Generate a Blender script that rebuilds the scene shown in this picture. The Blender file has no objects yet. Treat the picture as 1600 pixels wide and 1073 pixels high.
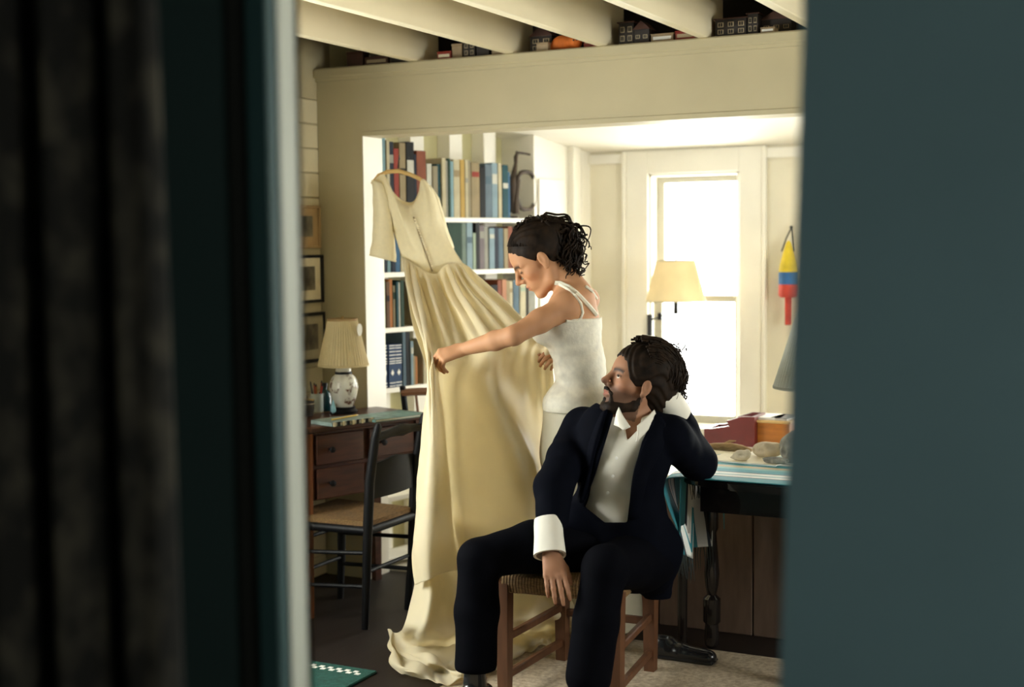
import bpy, bmesh, math, random
import numpy as np
from mathutils import Vector, Matrix, Euler
from mathutils.bvhtree import BVHTree

# ---------------------------------------------------------------- camera
FPX, CAMH = 2120.0, 1.58                      # focal length in px of a 1600 px wide frame, eye height in m
YAW, PITCH, ROLL = math.radians(26.8), math.atan((536 - 380) / 2120.0), 0.0105
SC = bpy.context.scene
COL = SC.collection
cam_d = bpy.data.cameras.new('camera'); cam = bpy.data.objects.new('camera', cam_d); COL.objects.link(cam)
RM = Matrix.Rotation(YAW, 3, 'Z') @ Matrix.Rotation(math.pi / 2 - PITCH, 3, 'X') @ Matrix.Rotation(-ROLL, 3, 'Z')
cam.matrix_world = Matrix.Translation((0, 0, CAMH)) @ RM.to_4x4()
cam_d.sensor_fit = 'HORIZONTAL'; cam_d.sensor_width = 36.0; cam_d.lens = FPX / 1600 * 36
cam_d.clip_start = 0.05; cam_d.clip_end = 100
cam_d.dof.use_dof = True; cam_d.dof.focus_distance = 4.85; cam_d.dof.aperture_fstop = 1.8
SC.camera = cam
# ---------------------------------------------------------------- daylight: one even overcast sky, let in by the windows
world = bpy.data.worlds.new('overcast_sky'); SC.world = world; world.use_nodes = True
bg = world.node_tree.nodes['Background']
bg.inputs['Color'].default_value = (1.0, 0.98, 0.94, 1); bg.inputs['Strength'].default_value = 9.0
SC.view_settings.view_transform = 'Standard'; SC.view_settings.look = 'None'
SC.view_settings.gamma = 1.0; SC.view_settings.use_curve_mapping = False
SC.view_settings.exposure = 1.55
try:
    SC.cycles.max_bounces = 10; SC.cycles.diffuse_bounces = 6; SC.cycles.transmission_bounces = 8
    SC.cycles.sample_clamp_indirect = 6.0
except Exception: pass
def portal(name, c, sx, sy, normal):
    l = bpy.data.lights.new(name, 'AREA'); l.shape = 'RECTANGLE'; l.size = sx; l.size_y = sy
    l.cycles.is_portal = True
    o = bpy.data.objects.new(name, l); COL.objects.link(o)
    z = -Vector(normal).normalized(); y = Vector((0, 0, 1)); x = y.cross(z)
    o.matrix_world = Matrix.Translation(c) @ Matrix((x, y, z)).transposed().to_4x4()
    return o

# ---------------------------------------------------------------- picture -> place helpers
O = Vector((0, 0, CAMH))
def ray(x, y): return RM @ Vector(((x - 800) / FPX, -(y - 536.5) / FPX, -1.0))
def P(x, y, d): return O + ray(x, y) * d                       # point at camera depth d
def G(x, y, z=0.0):                                            # point on the horizontal plane z
    r = ray(x, y); return O + r * ((z - CAMH) / r.z)
def PY(x, y, Y): r = ray(x, y); return O + r * (Y / r.y)       # point on the plane Y = const
def PX(x, y, X): r = ray(x, y); return O + r * (X / r.x)
def PL(x, y, s, n):                                            # point on the plane through s with normal n
    r = ray(x, y); return O + r * ((Vector(s) - O).dot(n) / r.dot(n))
def proj(p):
    q = RM.transposed() @ (Vector(p) - O); return 800 + FPX * q.x / -q.z, 536.5 - FPX * q.y / -q.z, -q.z
CR = Vector((math.cos(YAW), math.sin(YAW), 0))                 # picture right, level
CF = Vector((-math.sin(YAW), math.cos(YAW), 0))                # into the picture, level
UP = Vector((0, 0, 1))
def cdir(r, f, u): return CR * r + CF * f + UP * u

# ---------------------------------------------------------------- materials
MATS = {}
def mat(name, c, rough=0.6, var=0.12, scale=9.0, bump=0.0, bscale=60.0, stretch=None, spec=0.4, metal=0.0, coat=0.0, trans=0.0, sheen=0.0, c2=None):
    if name in MATS: return MATS[name]
    m = bpy.data.materials.new(name); m.use_nodes = True; MATS[name] = m
    nt = m.node_tree; N = nt.nodes; L = nt.links; b = N['Principled BSDF']
    tc = N.new('ShaderNodeTexCoord'); mp = N.new('ShaderNodeMapping'); L.new(tc.outputs['Object'], mp.inputs[0])
    if stretch: mp.inputs['Scale'].default_value = stretch
    nz = N.new('ShaderNodeTexNoise'); nz.inputs['Scale'].default_value = scale; nz.inputs['Detail'].default_value = 6
    L.new(mp.outputs[0], nz.inputs['Vector'])
    rp = N.new('ShaderNodeValToRGB'); rp.color_ramp.elements[0].position = .3; rp.color_ramp.elements[1].position = .7
    a = [max(0, x * (1 - var)) for x in c]; d = list(c2) if c2 else [min(1, x * (1 + var)) for x in c]
    rp.color_ramp.elements[0].color = (*a, 1); rp.color_ramp.elements[1].color = (*d, 1)
    L.new(nz.outputs['Fac'], rp.inputs[0]); L.new(rp.outputs[0], b.inputs['Base Color'])
    b.inputs['Roughness'].default_value = rough; b.inputs['Specular IOR Level'].default_value = spec
    b.inputs['Metallic'].default_value = metal; b.inputs['Coat Weight'].default_value = coat
    if sheen: b.inputs['Sheen Weight'].default_value = sheen
    if bump:
        n2 = N.new('ShaderNodeTexNoise'); n2.inputs['Scale'].default_value = bscale; n2.inputs['Detail'].default_value = 4
        L.new(mp.outputs[0], n2.inputs['Vector'])
        bp = N.new('ShaderNodeBump'); bp.inputs['Strength'].default_value = bump; bp.inputs['Distance'].default_value = .004
        L.new(n2.outputs['Fac'], bp.inputs['Height']); L.new(bp.outputs[0], b.inputs['Normal'])
    if trans:
        t = N.new('ShaderNodeBsdfTranslucent'); mx = N.new('ShaderNodeMixShader'); mx.inputs[0].default_value = trans
        L.new(rp.outputs[0], t.inputs['Color']); L.new(b.outputs[0], mx.inputs[1]); L.new(t.outputs[0], mx.inputs[2])
        L.new(mx.outputs[0], N['Material Output'].inputs['Surface'])
    return m
def mat_attr(name, rough=.5, spec=.4, sss=0.0, bump=0.0, bscale=200):
    m = bpy.data.materials.new(name); m.use_nodes = True; MATS[name] = m
    nt = m.node_tree; N = nt.nodes; L = nt.links; b = N['Principled BSDF']
    a = N.new('ShaderNodeVertexColor'); a.layer_name = 'tint'; L.new(a.outputs[0], b.inputs['Base Color'])
    b.inputs['Roughness'].default_value = rough; b.inputs['Specular IOR Level'].default_value = spec
    if sss:
        b.inputs['Subsurface Weight'].default_value = sss; b.inputs['Subsurface Radius'].default_value = (.012, .005, .003)
        b.inputs['Subsurface Scale'].default_value = .6
    if bump:
        n2 = N.new('ShaderNodeTexNoise'); n2.inputs['Scale'].default_value = bscale
        bp = N.new('ShaderNodeBump'); bp.inputs['Strength'].default_value = bump; bp.inputs['Distance'].default_value = .002
        L.new(n2.outputs['Fac'], bp.inputs['Height']); L.new(bp.outputs[0], b.inputs['Normal'])
    return m
def mat_stripes(name, cols, axis, scale, rough=.7, bump=.2):
    """woven stripes of the given (position, colour) stops repeating along one object axis"""
    m = bpy.data.materials.new(name); m.use_nodes = True; MATS[name] = m
    nt = m.node_tree; N = nt.nodes; L = nt.links; b = N['Principled BSDF']; b.inputs['Roughness'].default_value = rough
    uv = N.new('ShaderNodeUVMap'); sp = N.new('ShaderNodeSeparateXYZ'); L.new(uv.outputs[0], sp.inputs[0])
    mu = N.new('ShaderNodeMath'); mu.operation = 'MULTIPLY'; mu.inputs[1].default_value = scale; L.new(sp.outputs[axis], mu.inputs[0])
    fr = N.new('ShaderNodeMath'); fr.operation = 'FRACT'; L.new(mu.outputs[0], fr.inputs[0])
    rp = N.new('ShaderNodeValToRGB'); rp.color_ramp.interpolation = 'CONSTANT'
    for i, (p, c) in enumerate(cols):
        e = rp.color_ramp.elements[i] if i < 2 else rp.color_ramp.elements.new(p)
        e.position = p; e.color = (*c, 1)
    L.new(fr.outputs[0], rp.inputs[0]); L.new(rp.outputs[0], b.inputs['Base Color'])
    return m

# ---------------------------------------------------------------- scene-graph helpers
def tag(o, label=None, cat=None, group=None, kind=None):
    if label: o['label'] = label
    if cat: o['category'] = cat
    if group: o['group'] = group
    if kind: o['kind'] = kind
    return o
def thing(name, label, cat, loc=(0, 0, 0), rz=0.0, group=None):
    o = bpy.data.objects.new(name, None); COL.objects.link(o); o.empty_display_size = .1
    o.location = loc; o.rotation_euler = (0, 0, rz)
    return tag(o, label, cat, group)
def xf(o):
    m = Matrix.Translation(o.location) @ o.rotation_euler.to_matrix().to_4x4()
    return xf(o.parent) @ m if o.parent else m
def link(name, me, m, parent=None, smooth=False):
    if m and not me.materials: me.materials.append(m)
    if smooth: me.polygons.foreach_set('use_smooth', [True] * len(me.polygons))
    o = bpy.data.objects.new(name, me); COL.objects.link(o)
    if parent: o.parent = parent
    return o
def copy_tree(o, parent=None):
    c = o.copy(); COL.objects.link(c); c.parent = parent
    for ch in o.children: copy_tree(ch, c)
    return c
class MB:
    """collects shapes; build() links them as ONE mesh object"""
    def __init__(s): s.v = []; s.f = []
    def add(s, v, f):
        b = len(s.v); s.v += [Vector(p) for p in v]; s.f += [tuple(i + b for i in q) for q in f]; return s
    def box(s, x0, x1, y0, y1, z0, z1, M=None, bev=0.0):
        bm = bmesh.new(); bmesh.ops.create_cube(bm, size=1)
        for v in bm.verts: v.co = Vector((x0 + (v.co.x + .5) * (x1 - x0), y0 + (v.co.y + .5) * (y1 - y0), z0 + (v.co.z + .5) * (z1 - z0)))
        if bev: bmesh.ops.bevel(bm, geom=list(bm.edges), offset=bev, segments=1, affect='EDGES')
        return s.bm(bm, M)
    def bm(s, bm, M=None):
        bm.verts.index_update()
        v = [(M @ q.co if M else q.co.copy()) for q in bm.verts]; f = [[q.index for q in p.verts] for p in bm.faces]
        bm.free(); return s.add(v, f)
    def bar(s, a, b, w, h, up=(0, 0, 1), bev=0.0):
        a = Vector(a); b = Vector(b); y = (b - a); L = y.length; y.normalize()
        u = Vector(up); x = y.cross(u)
        if x.length < 1e-4: x = y.cross(Vector((1, 0, 0)))
        x.normalize(); z = x.cross(y)
        M = Matrix.Translation(a) @ Matrix((x, y, z)).transposed().to_4x4()
        return s.box(-w / 2, w / 2, 0, L, -h / 2, h / 2, M, bev)
    def tube(s, pts, r, n=8, cap=True, flat=None):
        pts = [Vector(p) for p in pts]; m = len(pts)
        rs = list(r) if hasattr(r, '__len__') else [r] * m
        v = []; f = []; px = None
        for i, p in enumerate(pts):
            t = (pts[min(i + 1, m - 1)] - pts[max(i - 1, 0)]).normalized()
            if px is None:
                px = t.cross(Vector((0, 0, 1)))
                if px.length < .05: px = t.cross(Vector((1, 0, 0)))
                px.normalize()
            else:
                px = (px - t * px.dot(t)); px.normalize()
            py = t.cross(px)
            for k in range(n):
                a = 2 * math.pi * k / n
                v.append(p + (px * math.cos(a) + py * math.sin(a)) * rs[i])
        for i in range(m - 1):
            for k in range(n):
                f.append((i * n + k, i * n + (k + 1) % n, (i + 1) * n + (k + 1) % n, (i + 1) * n + k))
        if cap: f.append(tuple(range(n))[::-1]); f.append(tuple((m - 1) * n + k for k in range(n)))
        return s.add(v, f)
    def lathe(s, prof, n=24, M=None, pleat=0.0, np_=0):
        v = []; f = []
        for r, z in prof:
            for k in range(n):
                a = 2 * math.pi * k / n
                rr = r * (1 + (pleat * (1 if k % 2 else -1)))
                v.append(Vector((rr * math.cos(a), rr * math.sin(a), z)))
        for i in range(len(prof) - 1):
            for k in range(n):
                f.append((i * n + k, i * n + (k + 1) % n, (i + 1) * n + (k + 1) % n, (i + 1) * n + k))
        if M: v = [M @ p for p in v]
        return s.add(v, f)
    def prism(s, poly, z0, z1, M=None):
        n = len(poly); v = [Vector((x, y, z0)) for x, y in poly] + [Vector((x, y, z1)) for x, y in poly]
        f = [tuple(range(n))[::-1], tuple(range(n, 2 * n))] + [(i, (i + 1) % n, n + (i + 1) % n, n + i) for i in range(n)]
        if M: v = [M @ p for p in v]
        return s.add(v, f)
    def build(s, name, m, parent=None, world=False, smooth=False, mod=None):
        v = s.v
        if parent and world: inv = xf(parent).inverted(); v = [inv @ p for p in v]
        me = bpy.data.meshes.new(name); me.from_pydata([tuple(p) for p in v], [], s.f)
        bm = bmesh.new(); bm.from_mesh(me); bmesh.ops.recalc_face_normals(bm, faces=bm.faces); bm.to_mesh(me); bm.free()
        o = link(name, me, m, parent, smooth)
        if smooth:
            try: me.set_sharp_from_angle(angle=math.radians(42))
            except Exception: pass
        return o
def struct(name, mb, m, parent=None, smooth=False, label=None):
    o = mb.build(name, m, parent, smooth=smooth)
    if parent is None: o['kind'] = 'structure'
    if label: o['label'] = label
    return o
def wallseg(a, b, z0, z1, th, n):
    """prism for a vertical wall piece from a to b (xy), thickness th towards n"""
    a = Vector((a[0], a[1])); b = Vector((b[0], b[1])); n = Vector((n[0], n[1])).normalized() * th
    return [tuple(a), tuple(b), tuple(b + n), tuple(a + n)], z0, z1
def sheet(ctrl, nu, nv):
    """bicubic (Catmull-Rom) surface through a grid of control points -> numpy (nv,nu,3)"""
    A = np.array([[tuple(p) for p in row] for row in ctrl], float)
    def cr(A, n):
        m = A.shape[0]; B = np.concatenate([2 * A[:1] - A[1:2], A, 2 * A[-1:] - A[-2:-1]])
        t = np.linspace(0, m - 1, n); i = np.minimum(t.astype(int), m - 2); t = (t - i).reshape(-1, *([1] * (A.ndim - 1)))
        p0, p1, p2, p3 = B[i], B[i + 1], B[i + 2], B[i + 3]
        return .5 * (2 * p1 + (p2 - p0) * t + (2 * p0 - 5 * p1 + 4 * p2 - p3) * t * t + (3 * p1 - p0 - 3 * p2 + p3) * t ** 3)
    A = cr(A, nv); A = cr(A.transpose(1, 0, 2), nu).transpose(1, 0, 2); return A
def gnormals(S):
    du = np.gradient(S, axis=1); dv = np.gradient(S, axis=0); n = np.cross(du, dv)
    return n / (np.linalg.norm(n, axis=2, keepdims=True) + 1e-9)
def grid_obj(name, S, m, parent, thick=0.0, wrap=False):
    nv, nu = S.shape[:2]; inv = np.array(xf(parent).inverted()) if parent else np.eye(4)
    V = S.reshape(-1, 3) @ inv[:3, :3].T + inv[:3, 3]
    f = []
    for j in range(nv - 1):
        for i in range(nu if wrap else nu - 1):
            k = (i + 1) % nu; f.append((j * nu + i, j * nu + k, (j + 1) * nu + k, (j + 1) * nu + i))
    me = bpy.data.meshes.new(name); me.from_pydata(V.tolist(), [], f)
    uvl = me.uv_layers.new(name='UVMap')
    li = np.empty(len(me.loops), int); me.loops.foreach_get('vertex_index', li)
    uv = np.stack([(li % nu) / (nu - 1), (li // nu) / (nv - 1)], 1).astype(np.float32); uvl.data.foreach_set('uv', uv.ravel())
    o = link(name, me, m, parent, True)
    if thick:
        s = o.modifiers.new('thickness', 'SOLIDIFY'); s.thickness = thick; s.offset = 0
    return o
def noise3(S, scale, seed=0):
    """cheap smooth pseudo noise from summed sines, for cloth wrinkles"""
    rs = np.random.RandomState(seed); out = np.zeros(S.shape[:-1])
    for k in range(9):
        d = rs.normal(size=3); d /= np.linalg.norm(d); fq = scale * rs.uniform(.5, 1.8)
        out += np.sin(S @ d * fq + rs.uniform(0, 6.28))
    return out / 9

# ---------------------------------------------------------------- organic shapes: smooth union of tapered capsules and ellipsoids, meshed by surface nets
class Field:
    def __init__(s, lo, hi, h):
        s.lo = np.array(lo, np.float32); s.h = h
        s.n = tuple(int(math.ceil((b - a) / h)) + 1 for a, b in zip(lo, hi)); s.F = np.full(s.n, .3, np.float32)
    def block(s, lo, hi):
        i0 = [max(0, int((a - l) / s.h)) for a, l in zip(lo, s.lo)]; i1 = [min(n, int((b - l) / s.h) + 2) for b, l, n in zip(hi, s.lo, s.n)]
        if any(a >= b for a, b in zip(i0, i1)): return None, None
        ax = [(s.lo[k] + s.h * np.arange(i0[k], i1[k])).astype(np.float32) for k in range(3)]
        g = np.stack(np.meshgrid(*ax, indexing='ij'), -1)
        return tuple(slice(a, b) for a, b in zip(i0, i1)), g
    def comb(s, sl, d, k, op):
        a = s.F[sl]
        if op == 'sub': d = -d; h = np.clip(.5 + .5 * (d - a) / k, 0, 1); s.F[sl] = a + (d - a) * h + k * h * (1 - h)
        else: h = np.clip(.5 + .5 * (a - d) / k, 0, 1); s.F[sl] = a + (d - a) * h - k * h * (1 - h)
    def cone(s, a, b, ra, rb, k=.02, op='add', flat=None):
        a = np.array(a, np.float32); b = np.array(b, np.float32); R = max(ra, rb) + k + 4 * s.h
        sl, g = s.block(np.minimum(a, b) - R, np.maximum(a, b) + R)
        if sl is None: return
        ab = b - a; t = np.clip(((g - a) @ ab) / (ab @ ab + 1e-9), 0, 1); q = g - (a + t[..., None] * ab)
        if flat is not None:
            n = np.array(flat[0], np.float32); n /= np.linalg.norm(n); q = q + ((q @ n) * (flat[1] - 1))[..., None] * n
        s.comb(sl, np.linalg.norm(q, axis=-1) - (ra + t * (rb - ra)), k, op)
    def ell(s, c, r, ax=None, k=.02, op='add'):
        c = np.array(c, np.float32); R = max(r) + k + 4 * s.h; sl, g = s.block(c - R, c + R)
        if sl is None: return
        q = g - c
        if ax is not None: q = q @ np.array([tuple(v) for v in ax], np.float32).T
        r = np.array(r, np.float32); k0 = np.linalg.norm(q / r, axis=-1); k1 = np.linalg.norm(q / r ** 2, axis=-1) + 1e-6
        s.comb(sl, k0 * (k0 - 1) / k1, k, op)
    def chain(s, pts, rs, k=.02, op='add', flat=None):
        for i in range(len(pts) - 1): s.cone(pts[i], pts[i + 1], rs[i], rs[i + 1], k, op, flat)
    def cut(s, p, n, k=.004):
        """keep the side of the plane that n points away from"""
        ax = [(s.lo[i] + s.h * np.arange(s.n[i])).astype(np.float32) for i in range(3)]
        d = (ax[0][:, None, None] - p[0]) * n[0] + (ax[1][None, :, None] - p[1]) * n[1] + (ax[2][None, None, :] - p[2]) * n[2]
        s.F = np.maximum(s.F, d.astype(np.float32))
    def pts(s):
        ax = [(s.lo[i] + s.h * np.arange(s.n[i])).astype(np.float32) for i in range(3)]
        return np.stack(np.meshgrid(*ax, indexing='ij'), -1)
    def nets(s):
        F = s.F; F[0] = F[-1] = .1; F[:, 0] = F[:, -1] = .1; F[:, :, 0] = F[:, :, -1] = .1
        I = F < 0; c = np.zeros(tuple(n - 1 for n in s.n), np.uint8); off = [(i, j, k) for i in (0, 1) for j in (0, 1) for k in (0, 1)]
        nx, ny, nz = s.n
        for i, j, k in off: c += I[i:nx - 1 + i, j:ny - 1 + j, k:nz - 1 + k]
        A = np.argwhere((c > 0) & (c < 8)); del c
        vals = np.stack([F[A[:, 0] + i, A[:, 1] + j, A[:, 2] + k] for i, j, k in off], 1)
        pos = np.zeros((len(A), 3)); cnt = np.zeros(len(A))
        for e0 in range(8):
            for e1 in range(e0 + 1, 8):
                a, b = np.array(off[e0]), np.array(off[e1])
                if np.abs(a - b).sum() != 1: continue
                f0, f1 = vals[:, e0], vals[:, e1]; m = (f0 < 0) != (f1 < 0)
                t = f0[m] / (f0[m] - f1[m]); pos[m] += a + t[:, None] * (b - a); cnt[m] += 1
        V = s.lo + s.h * (A + pos / cnt[:, None])
        idx = np.full(tuple(n - 1 for n in s.n), -1, np.int32); idx[A[:, 0], A[:, 1], A[:, 2]] = np.arange(len(A))
        Q = []
        for ax in range(3):
            sa = [slice(None)] * 3; sb = [slice(None)] * 3; sa[ax] = slice(0, -1); sb[ax] = slice(1, None)
            x = np.argwhere(I[tuple(sa)] != I[tuple(sb)]); u, v = (ax + 1) % 3, (ax + 2) % 3
            x = x[(x[:, u] > 0) & (x[:, v] > 0)]
            ins = I[x[:, 0], x[:, 1], x[:, 2]]; du = np.eye(3, dtype=int)[u]; dv = np.eye(3, dtype=int)[v]
            g = lambda y: idx[y[:, 0], y[:, 1], y[:, 2]]
            q = np.stack([g(x), g(x - du), g(x - du - dv), g(x - dv)], 1); q[~ins] = q[~ins][:, ::-1]; Q.append(q)
        Q = np.concatenate(Q); Q = Q[(Q >= 0).all(1)]; return V, Q[:, ::-1]
    def build(s, name, m, parent, tint=None, disp=None):
        V, Q = s.nets()
        inv = np.array(xf(parent).inverted()) if parent else np.eye(4)
        me = bpy.data.meshes.new(name); W = V @ inv[:3, :3].T + inv[:3, 3]
        me.vertices.add(len(W)); me.vertices.foreach_set('co', W.astype(np.float32).ravel())
        me.loops.add(4 * len(Q)); me.loops.foreach_set('vertex_index', Q.astype(np.int32).ravel())
        me.polygons.add(len(Q)); me.polygons.foreach_set('loop_start', np.arange(0, 4 * len(Q), 4, dtype=np.int32))
        me.update(calc_edges=True); me.validate()
        if tint is not None:
            ca = me.color_attributes.new('tint', 'FLOAT_COLOR', 'POINT'); C = np.ones((len(V), 4), np.float32); C[:, :3] = tint(V); ca.data.foreach_set('color', C.ravel())
        o = link(name, me, m, parent, True); o['_bvh'] = 0; del o['_bvh']
        return o, V, Q
def bvh_of(V, Q): return BVHTree.FromPolygons([tuple(v) for v in V], [tuple(int(i) for i in q) for q in Q])
def hit(bvh, x, y, off=0.0):
    r = ray(x, y).normalized(); p, n, i, d = bvh.ray_cast(O, r)
    if p is None: return None
    if n.dot(r) > 0: n = -n
    return p + n * off

# ================================================================ THE SETTING
YH, XL, XP, HT = 5.356, -3.72, -3.47, 0.15       # header wall plane, left wall, edge of the opening, wall thickness
ZB, ZT = 2.083, 2.405                              # underside and top of the header
YB = 7.12                                          # alcove window wall
XA = XA_ = .35
YD = 1.60                                          # wall with the doorway the camera looks through
cream = mat('cream_paint', (.46, .40, .25), .55, .05, 3, bump=.15, bscale=30)
white = mat('white_paint', (.83, .80, .72), .45, .03, 4, bump=.08, bscale=25)
boardm = mat('cream_board_paint', (.62, .55, .37), .5, .06, 3, bump=.15, bscale=30)
greenish = mat('old_green_cream_paint', (.62, .58, .34), .6, .06, 4)
alcp = mat('pale_alcove_paint', (.76, .71, .57), .55, .05, 3, bump=.15, bscale=30)
teal = mat('dimmed_teal_paint', (.034, .062, .058), .6, .06, 3, bump=.1, bscale=40)  # darker copy of the teal: light falling off leftward put into colour
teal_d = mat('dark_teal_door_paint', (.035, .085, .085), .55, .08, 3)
recessm = mat('near_black_recess_shade', (.02, .022, .018), .6, .1, 3)  # recess shade beside the casing put into a near-black colour
floorm = mat('dark_brown_floor_paint', (.011, .006, .0045), .55, .25, 5, bump=.15, bscale=18, stretch=(6, .6, 1))
darkm = mat('dark_bounce_damping', (.10, .055, .03), .5, .3, 5, stretch=(1, 6, 1))  # for unseen walls and ceiling boards, made dark to cut bounced light
teal_lit = mat('lit_grey_teal_paint', (.20, .325, .345), .6, .05, 3, bump=.1, bscale=40)  # lighter copy of the teal: window light put into the colour
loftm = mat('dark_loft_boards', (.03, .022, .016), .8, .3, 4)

def rectwall(name, axis, c0, c1, a0, a1, z0, z1, holes, m):
    """a flat wall slab with rectangular holes; axis 'y' -> runs along X between planes Y=c0..c1"""
    mb = MB(); cuts = sorted(set([a0, a1] + [h[0] for h in holes] + [h[1] for h in holes]))
    for p, q in zip(cuts, cuts[1:]):
        hs = [h for h in holes if h[0] < q - 1e-6 and h[1] > p + 1e-6]
        spans = [(z0, z1)]
        for h in hs: spans = [(z0, h[2]), (h[3], z1)]
        for s, t in spans:
            if axis == 'y': mb.box(p, q, c0, c1, s, t)
            else: mb.box(c0, c1, p, q, s, t)
    return struct(name, mb, m)

struct('floor_alcove_bounce', MB().box(-4.2, XA_ + .1, 5.54, 7.5, 0, .012), mat('pale_bounce_floor', (.60, .56, .46), .5, .08, 4))  # unseen pale slab added to bounce light into the alcove
struct('floor', MB().box(-4.2, 2.2, -2.2, 7.6, -.06, 0), floorm)
# --- main room shell
WL = (2.3, 3.85, .75, 2.05)
WR = (3.0, 4.6, 1.1, 2.15)
WA = (5.65, 7.0, .35, 2.0)  # opening of the unseen window added to brighten the alcove
                                        # left window: Y0,Y1,z0,z1
wall_left = rectwall('wall_left', 'x', XL - .12, XL - .012, YD + .05, YH + .66, 0, 3.0, [WL], cream)
k = 0
z = 2.262
while z > -.05:                                                     # horizontal boards with open joints
    lo = max(0, z - .114)
    if z - lo > .02:
        for (y0, y1) in ([(YD + .1, WL[0]), (WL[1], YH)] if (z > WL[2] and lo < WL[3]) else [(YD + .1, YH)]):
            MB().box(XL - .012, XL, y0, y1, lo + .003, z - .003, bev=.0025).build('plank', boardm, wall_left)
    z -= .114
MB().box(XL - .012, XL - .002, YD + .1, YH, 2.264, 3.0).build('upper_panel', cream, wall_left)
wall_right = rectwall('wall_right', 'x', 1.75, 1.87, YD + .05, YB + .12, 0, 3.0, [WR], darkm)
wh = MB(); wh.box(XL, XP, YH, YH + HT, 0, ZB); wh.box(XL, 1.75, YH, YH + HT, ZB, ZT - .045)
wall_header = struct('wall_header', wh, cream)
t1 = MB(); t1.box(XL, 1.75, YH - .028, YH + HT + .03, ZT - .045, ZT, bev=.006); t1.box(XL, 1.75, YH - .012, YH, ZT - .06, ZT - .045)
struct('trim_1', t1, cream)
t2 = MB(); t2.box(XP, 1.75, YH - .006, YH, ZB, ZB + .022, bev=.002)
struct('trim_2', t2, cream)
t3 = MB(); t3.box(XP, XP + .004, YH - .004, YH + HT + .01, 0, ZB); struct('trim_3', t3, white)
# ceiling: boards above exposed joists
ceiling = struct('ceiling', MB().box(XL - .12, 1.87, YD, YH + .66, 2.66, 2.72), darkm)
for x in (-3.16, -2.675, -2.238, -1.793, -1.34, -.89, -.43, .02, .47, .92, 1.37):
    MB().box(x - .042, x, YD + .12, YH + HT + .03, ZT, 2.66, bev=.003).build('joist', mat('joist_cream_paint', (.80, .71, .50), .5, .04, 3), ceiling)
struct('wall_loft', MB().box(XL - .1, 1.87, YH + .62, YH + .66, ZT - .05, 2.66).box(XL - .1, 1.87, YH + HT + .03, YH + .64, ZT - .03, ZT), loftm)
# --- alcove beyond the opening
AS = Vector((XP, YH + HT, 0)); aa = math.radians(50)
AD = (CR * math.cos(aa) + CF * math.sin(aa)).normalized(); AN = Vector((AD.y, -AD.x, 0))     # along the shelf wall; facing the alcove
AC = AS + AD * ((YB - AS.y) / AD.y)                                  # corner with the window wall
def on_shelf(px, py=400, off=0.0):                                   # distance along the shelf wall of a picture column
    return (PL(px, py, AS + AN * off, AN) - AS).dot(AD)
MSH = Matrix.Translation(AS) @ Matrix((AD, -AN, UP)).transposed().to_4x4()      # x along the wall, y into the wall
VEND = on_shelf(840)
al = MB(); al.box(-.9, (AC - AS).length + .15, .25, .33, 0, 2.9, MSH)
wall_shelf = struct('wall_alcove', al, greenish)
for v in (.10, .37, .66, .93, 1.22):
    MB().box(v, v + .10, .16, .25, 0, 2.5, MSH, bev=.003).build('stud', white, wall_shelf)
# plain white panel, casing strips and corner post at the end of the shelves
pn = MB(); pn.box(VEND, on_shelf(893), .02, .25, 0, 2.5, MSH); pn.build('panel', white, wall_shelf)
MB().box(VEND + .03, on_shelf(884), .008, .02, .3, 1.93, MSH, bev=.003).build('raised_panel', white, wall_shelf)
MB().box(on_shelf(893), on_shelf(905), -.02, .25, 0, 2.5, MSH, bev=.004).build('casing', white, wall_shelf)
MB().box(on_shelf(908), on_shelf(920) + .05, -.005, .25, 0, 2.5, MSH, bev=.004).build('corner_post', white, wall_shelf)
w0 = PY(1014, 272, YB); w1 = PY(1156, 660, YB); wz0, wz1 = w1.z - .02, w0.z
W1 = (w0.x, w1.x, wz0, wz1); W2 = (W1[1] + .95, W1[1] + 1.75, wz0, wz1)
wall_back = rectwall('wall_back', 'y', YB, YB + .12, AC.x - .15, 1.8, 0, 2.9, [W1, W2], alcp)
rectwall('wall_alcove_right', 'x', XA, XA + .12, YH + HT, YB + .12, 0, 2.9, [WA], alcp)  # unseen wall set close so its added window lights the alcove strongly
MC = MB(); MC.add([(-4.2, YH + HT, 2.36), (1.9, YH + HT, 2.36), (1.9, YB + .1, 2.07), (-4.2, YB + .1, 2.07), (-4.2, YH + HT, 2.40), (1.9, YH + HT, 2.40), (1.9, YB + .1, 2.11), (-4.2, YB + .1, 2.11)],
                  [(0, 1, 2, 3), (7, 6, 5, 4), (0, 4, 5, 1), (1, 5, 6, 2), (2, 6, 7, 3), (3, 7, 4, 0)])
struct('ceiling_alcove', MC, white)
struct('trim_4', MB().box(AC.x, 1.75, YB - .02, YB, 2.02, 2.075, bev=.003), white)
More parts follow.
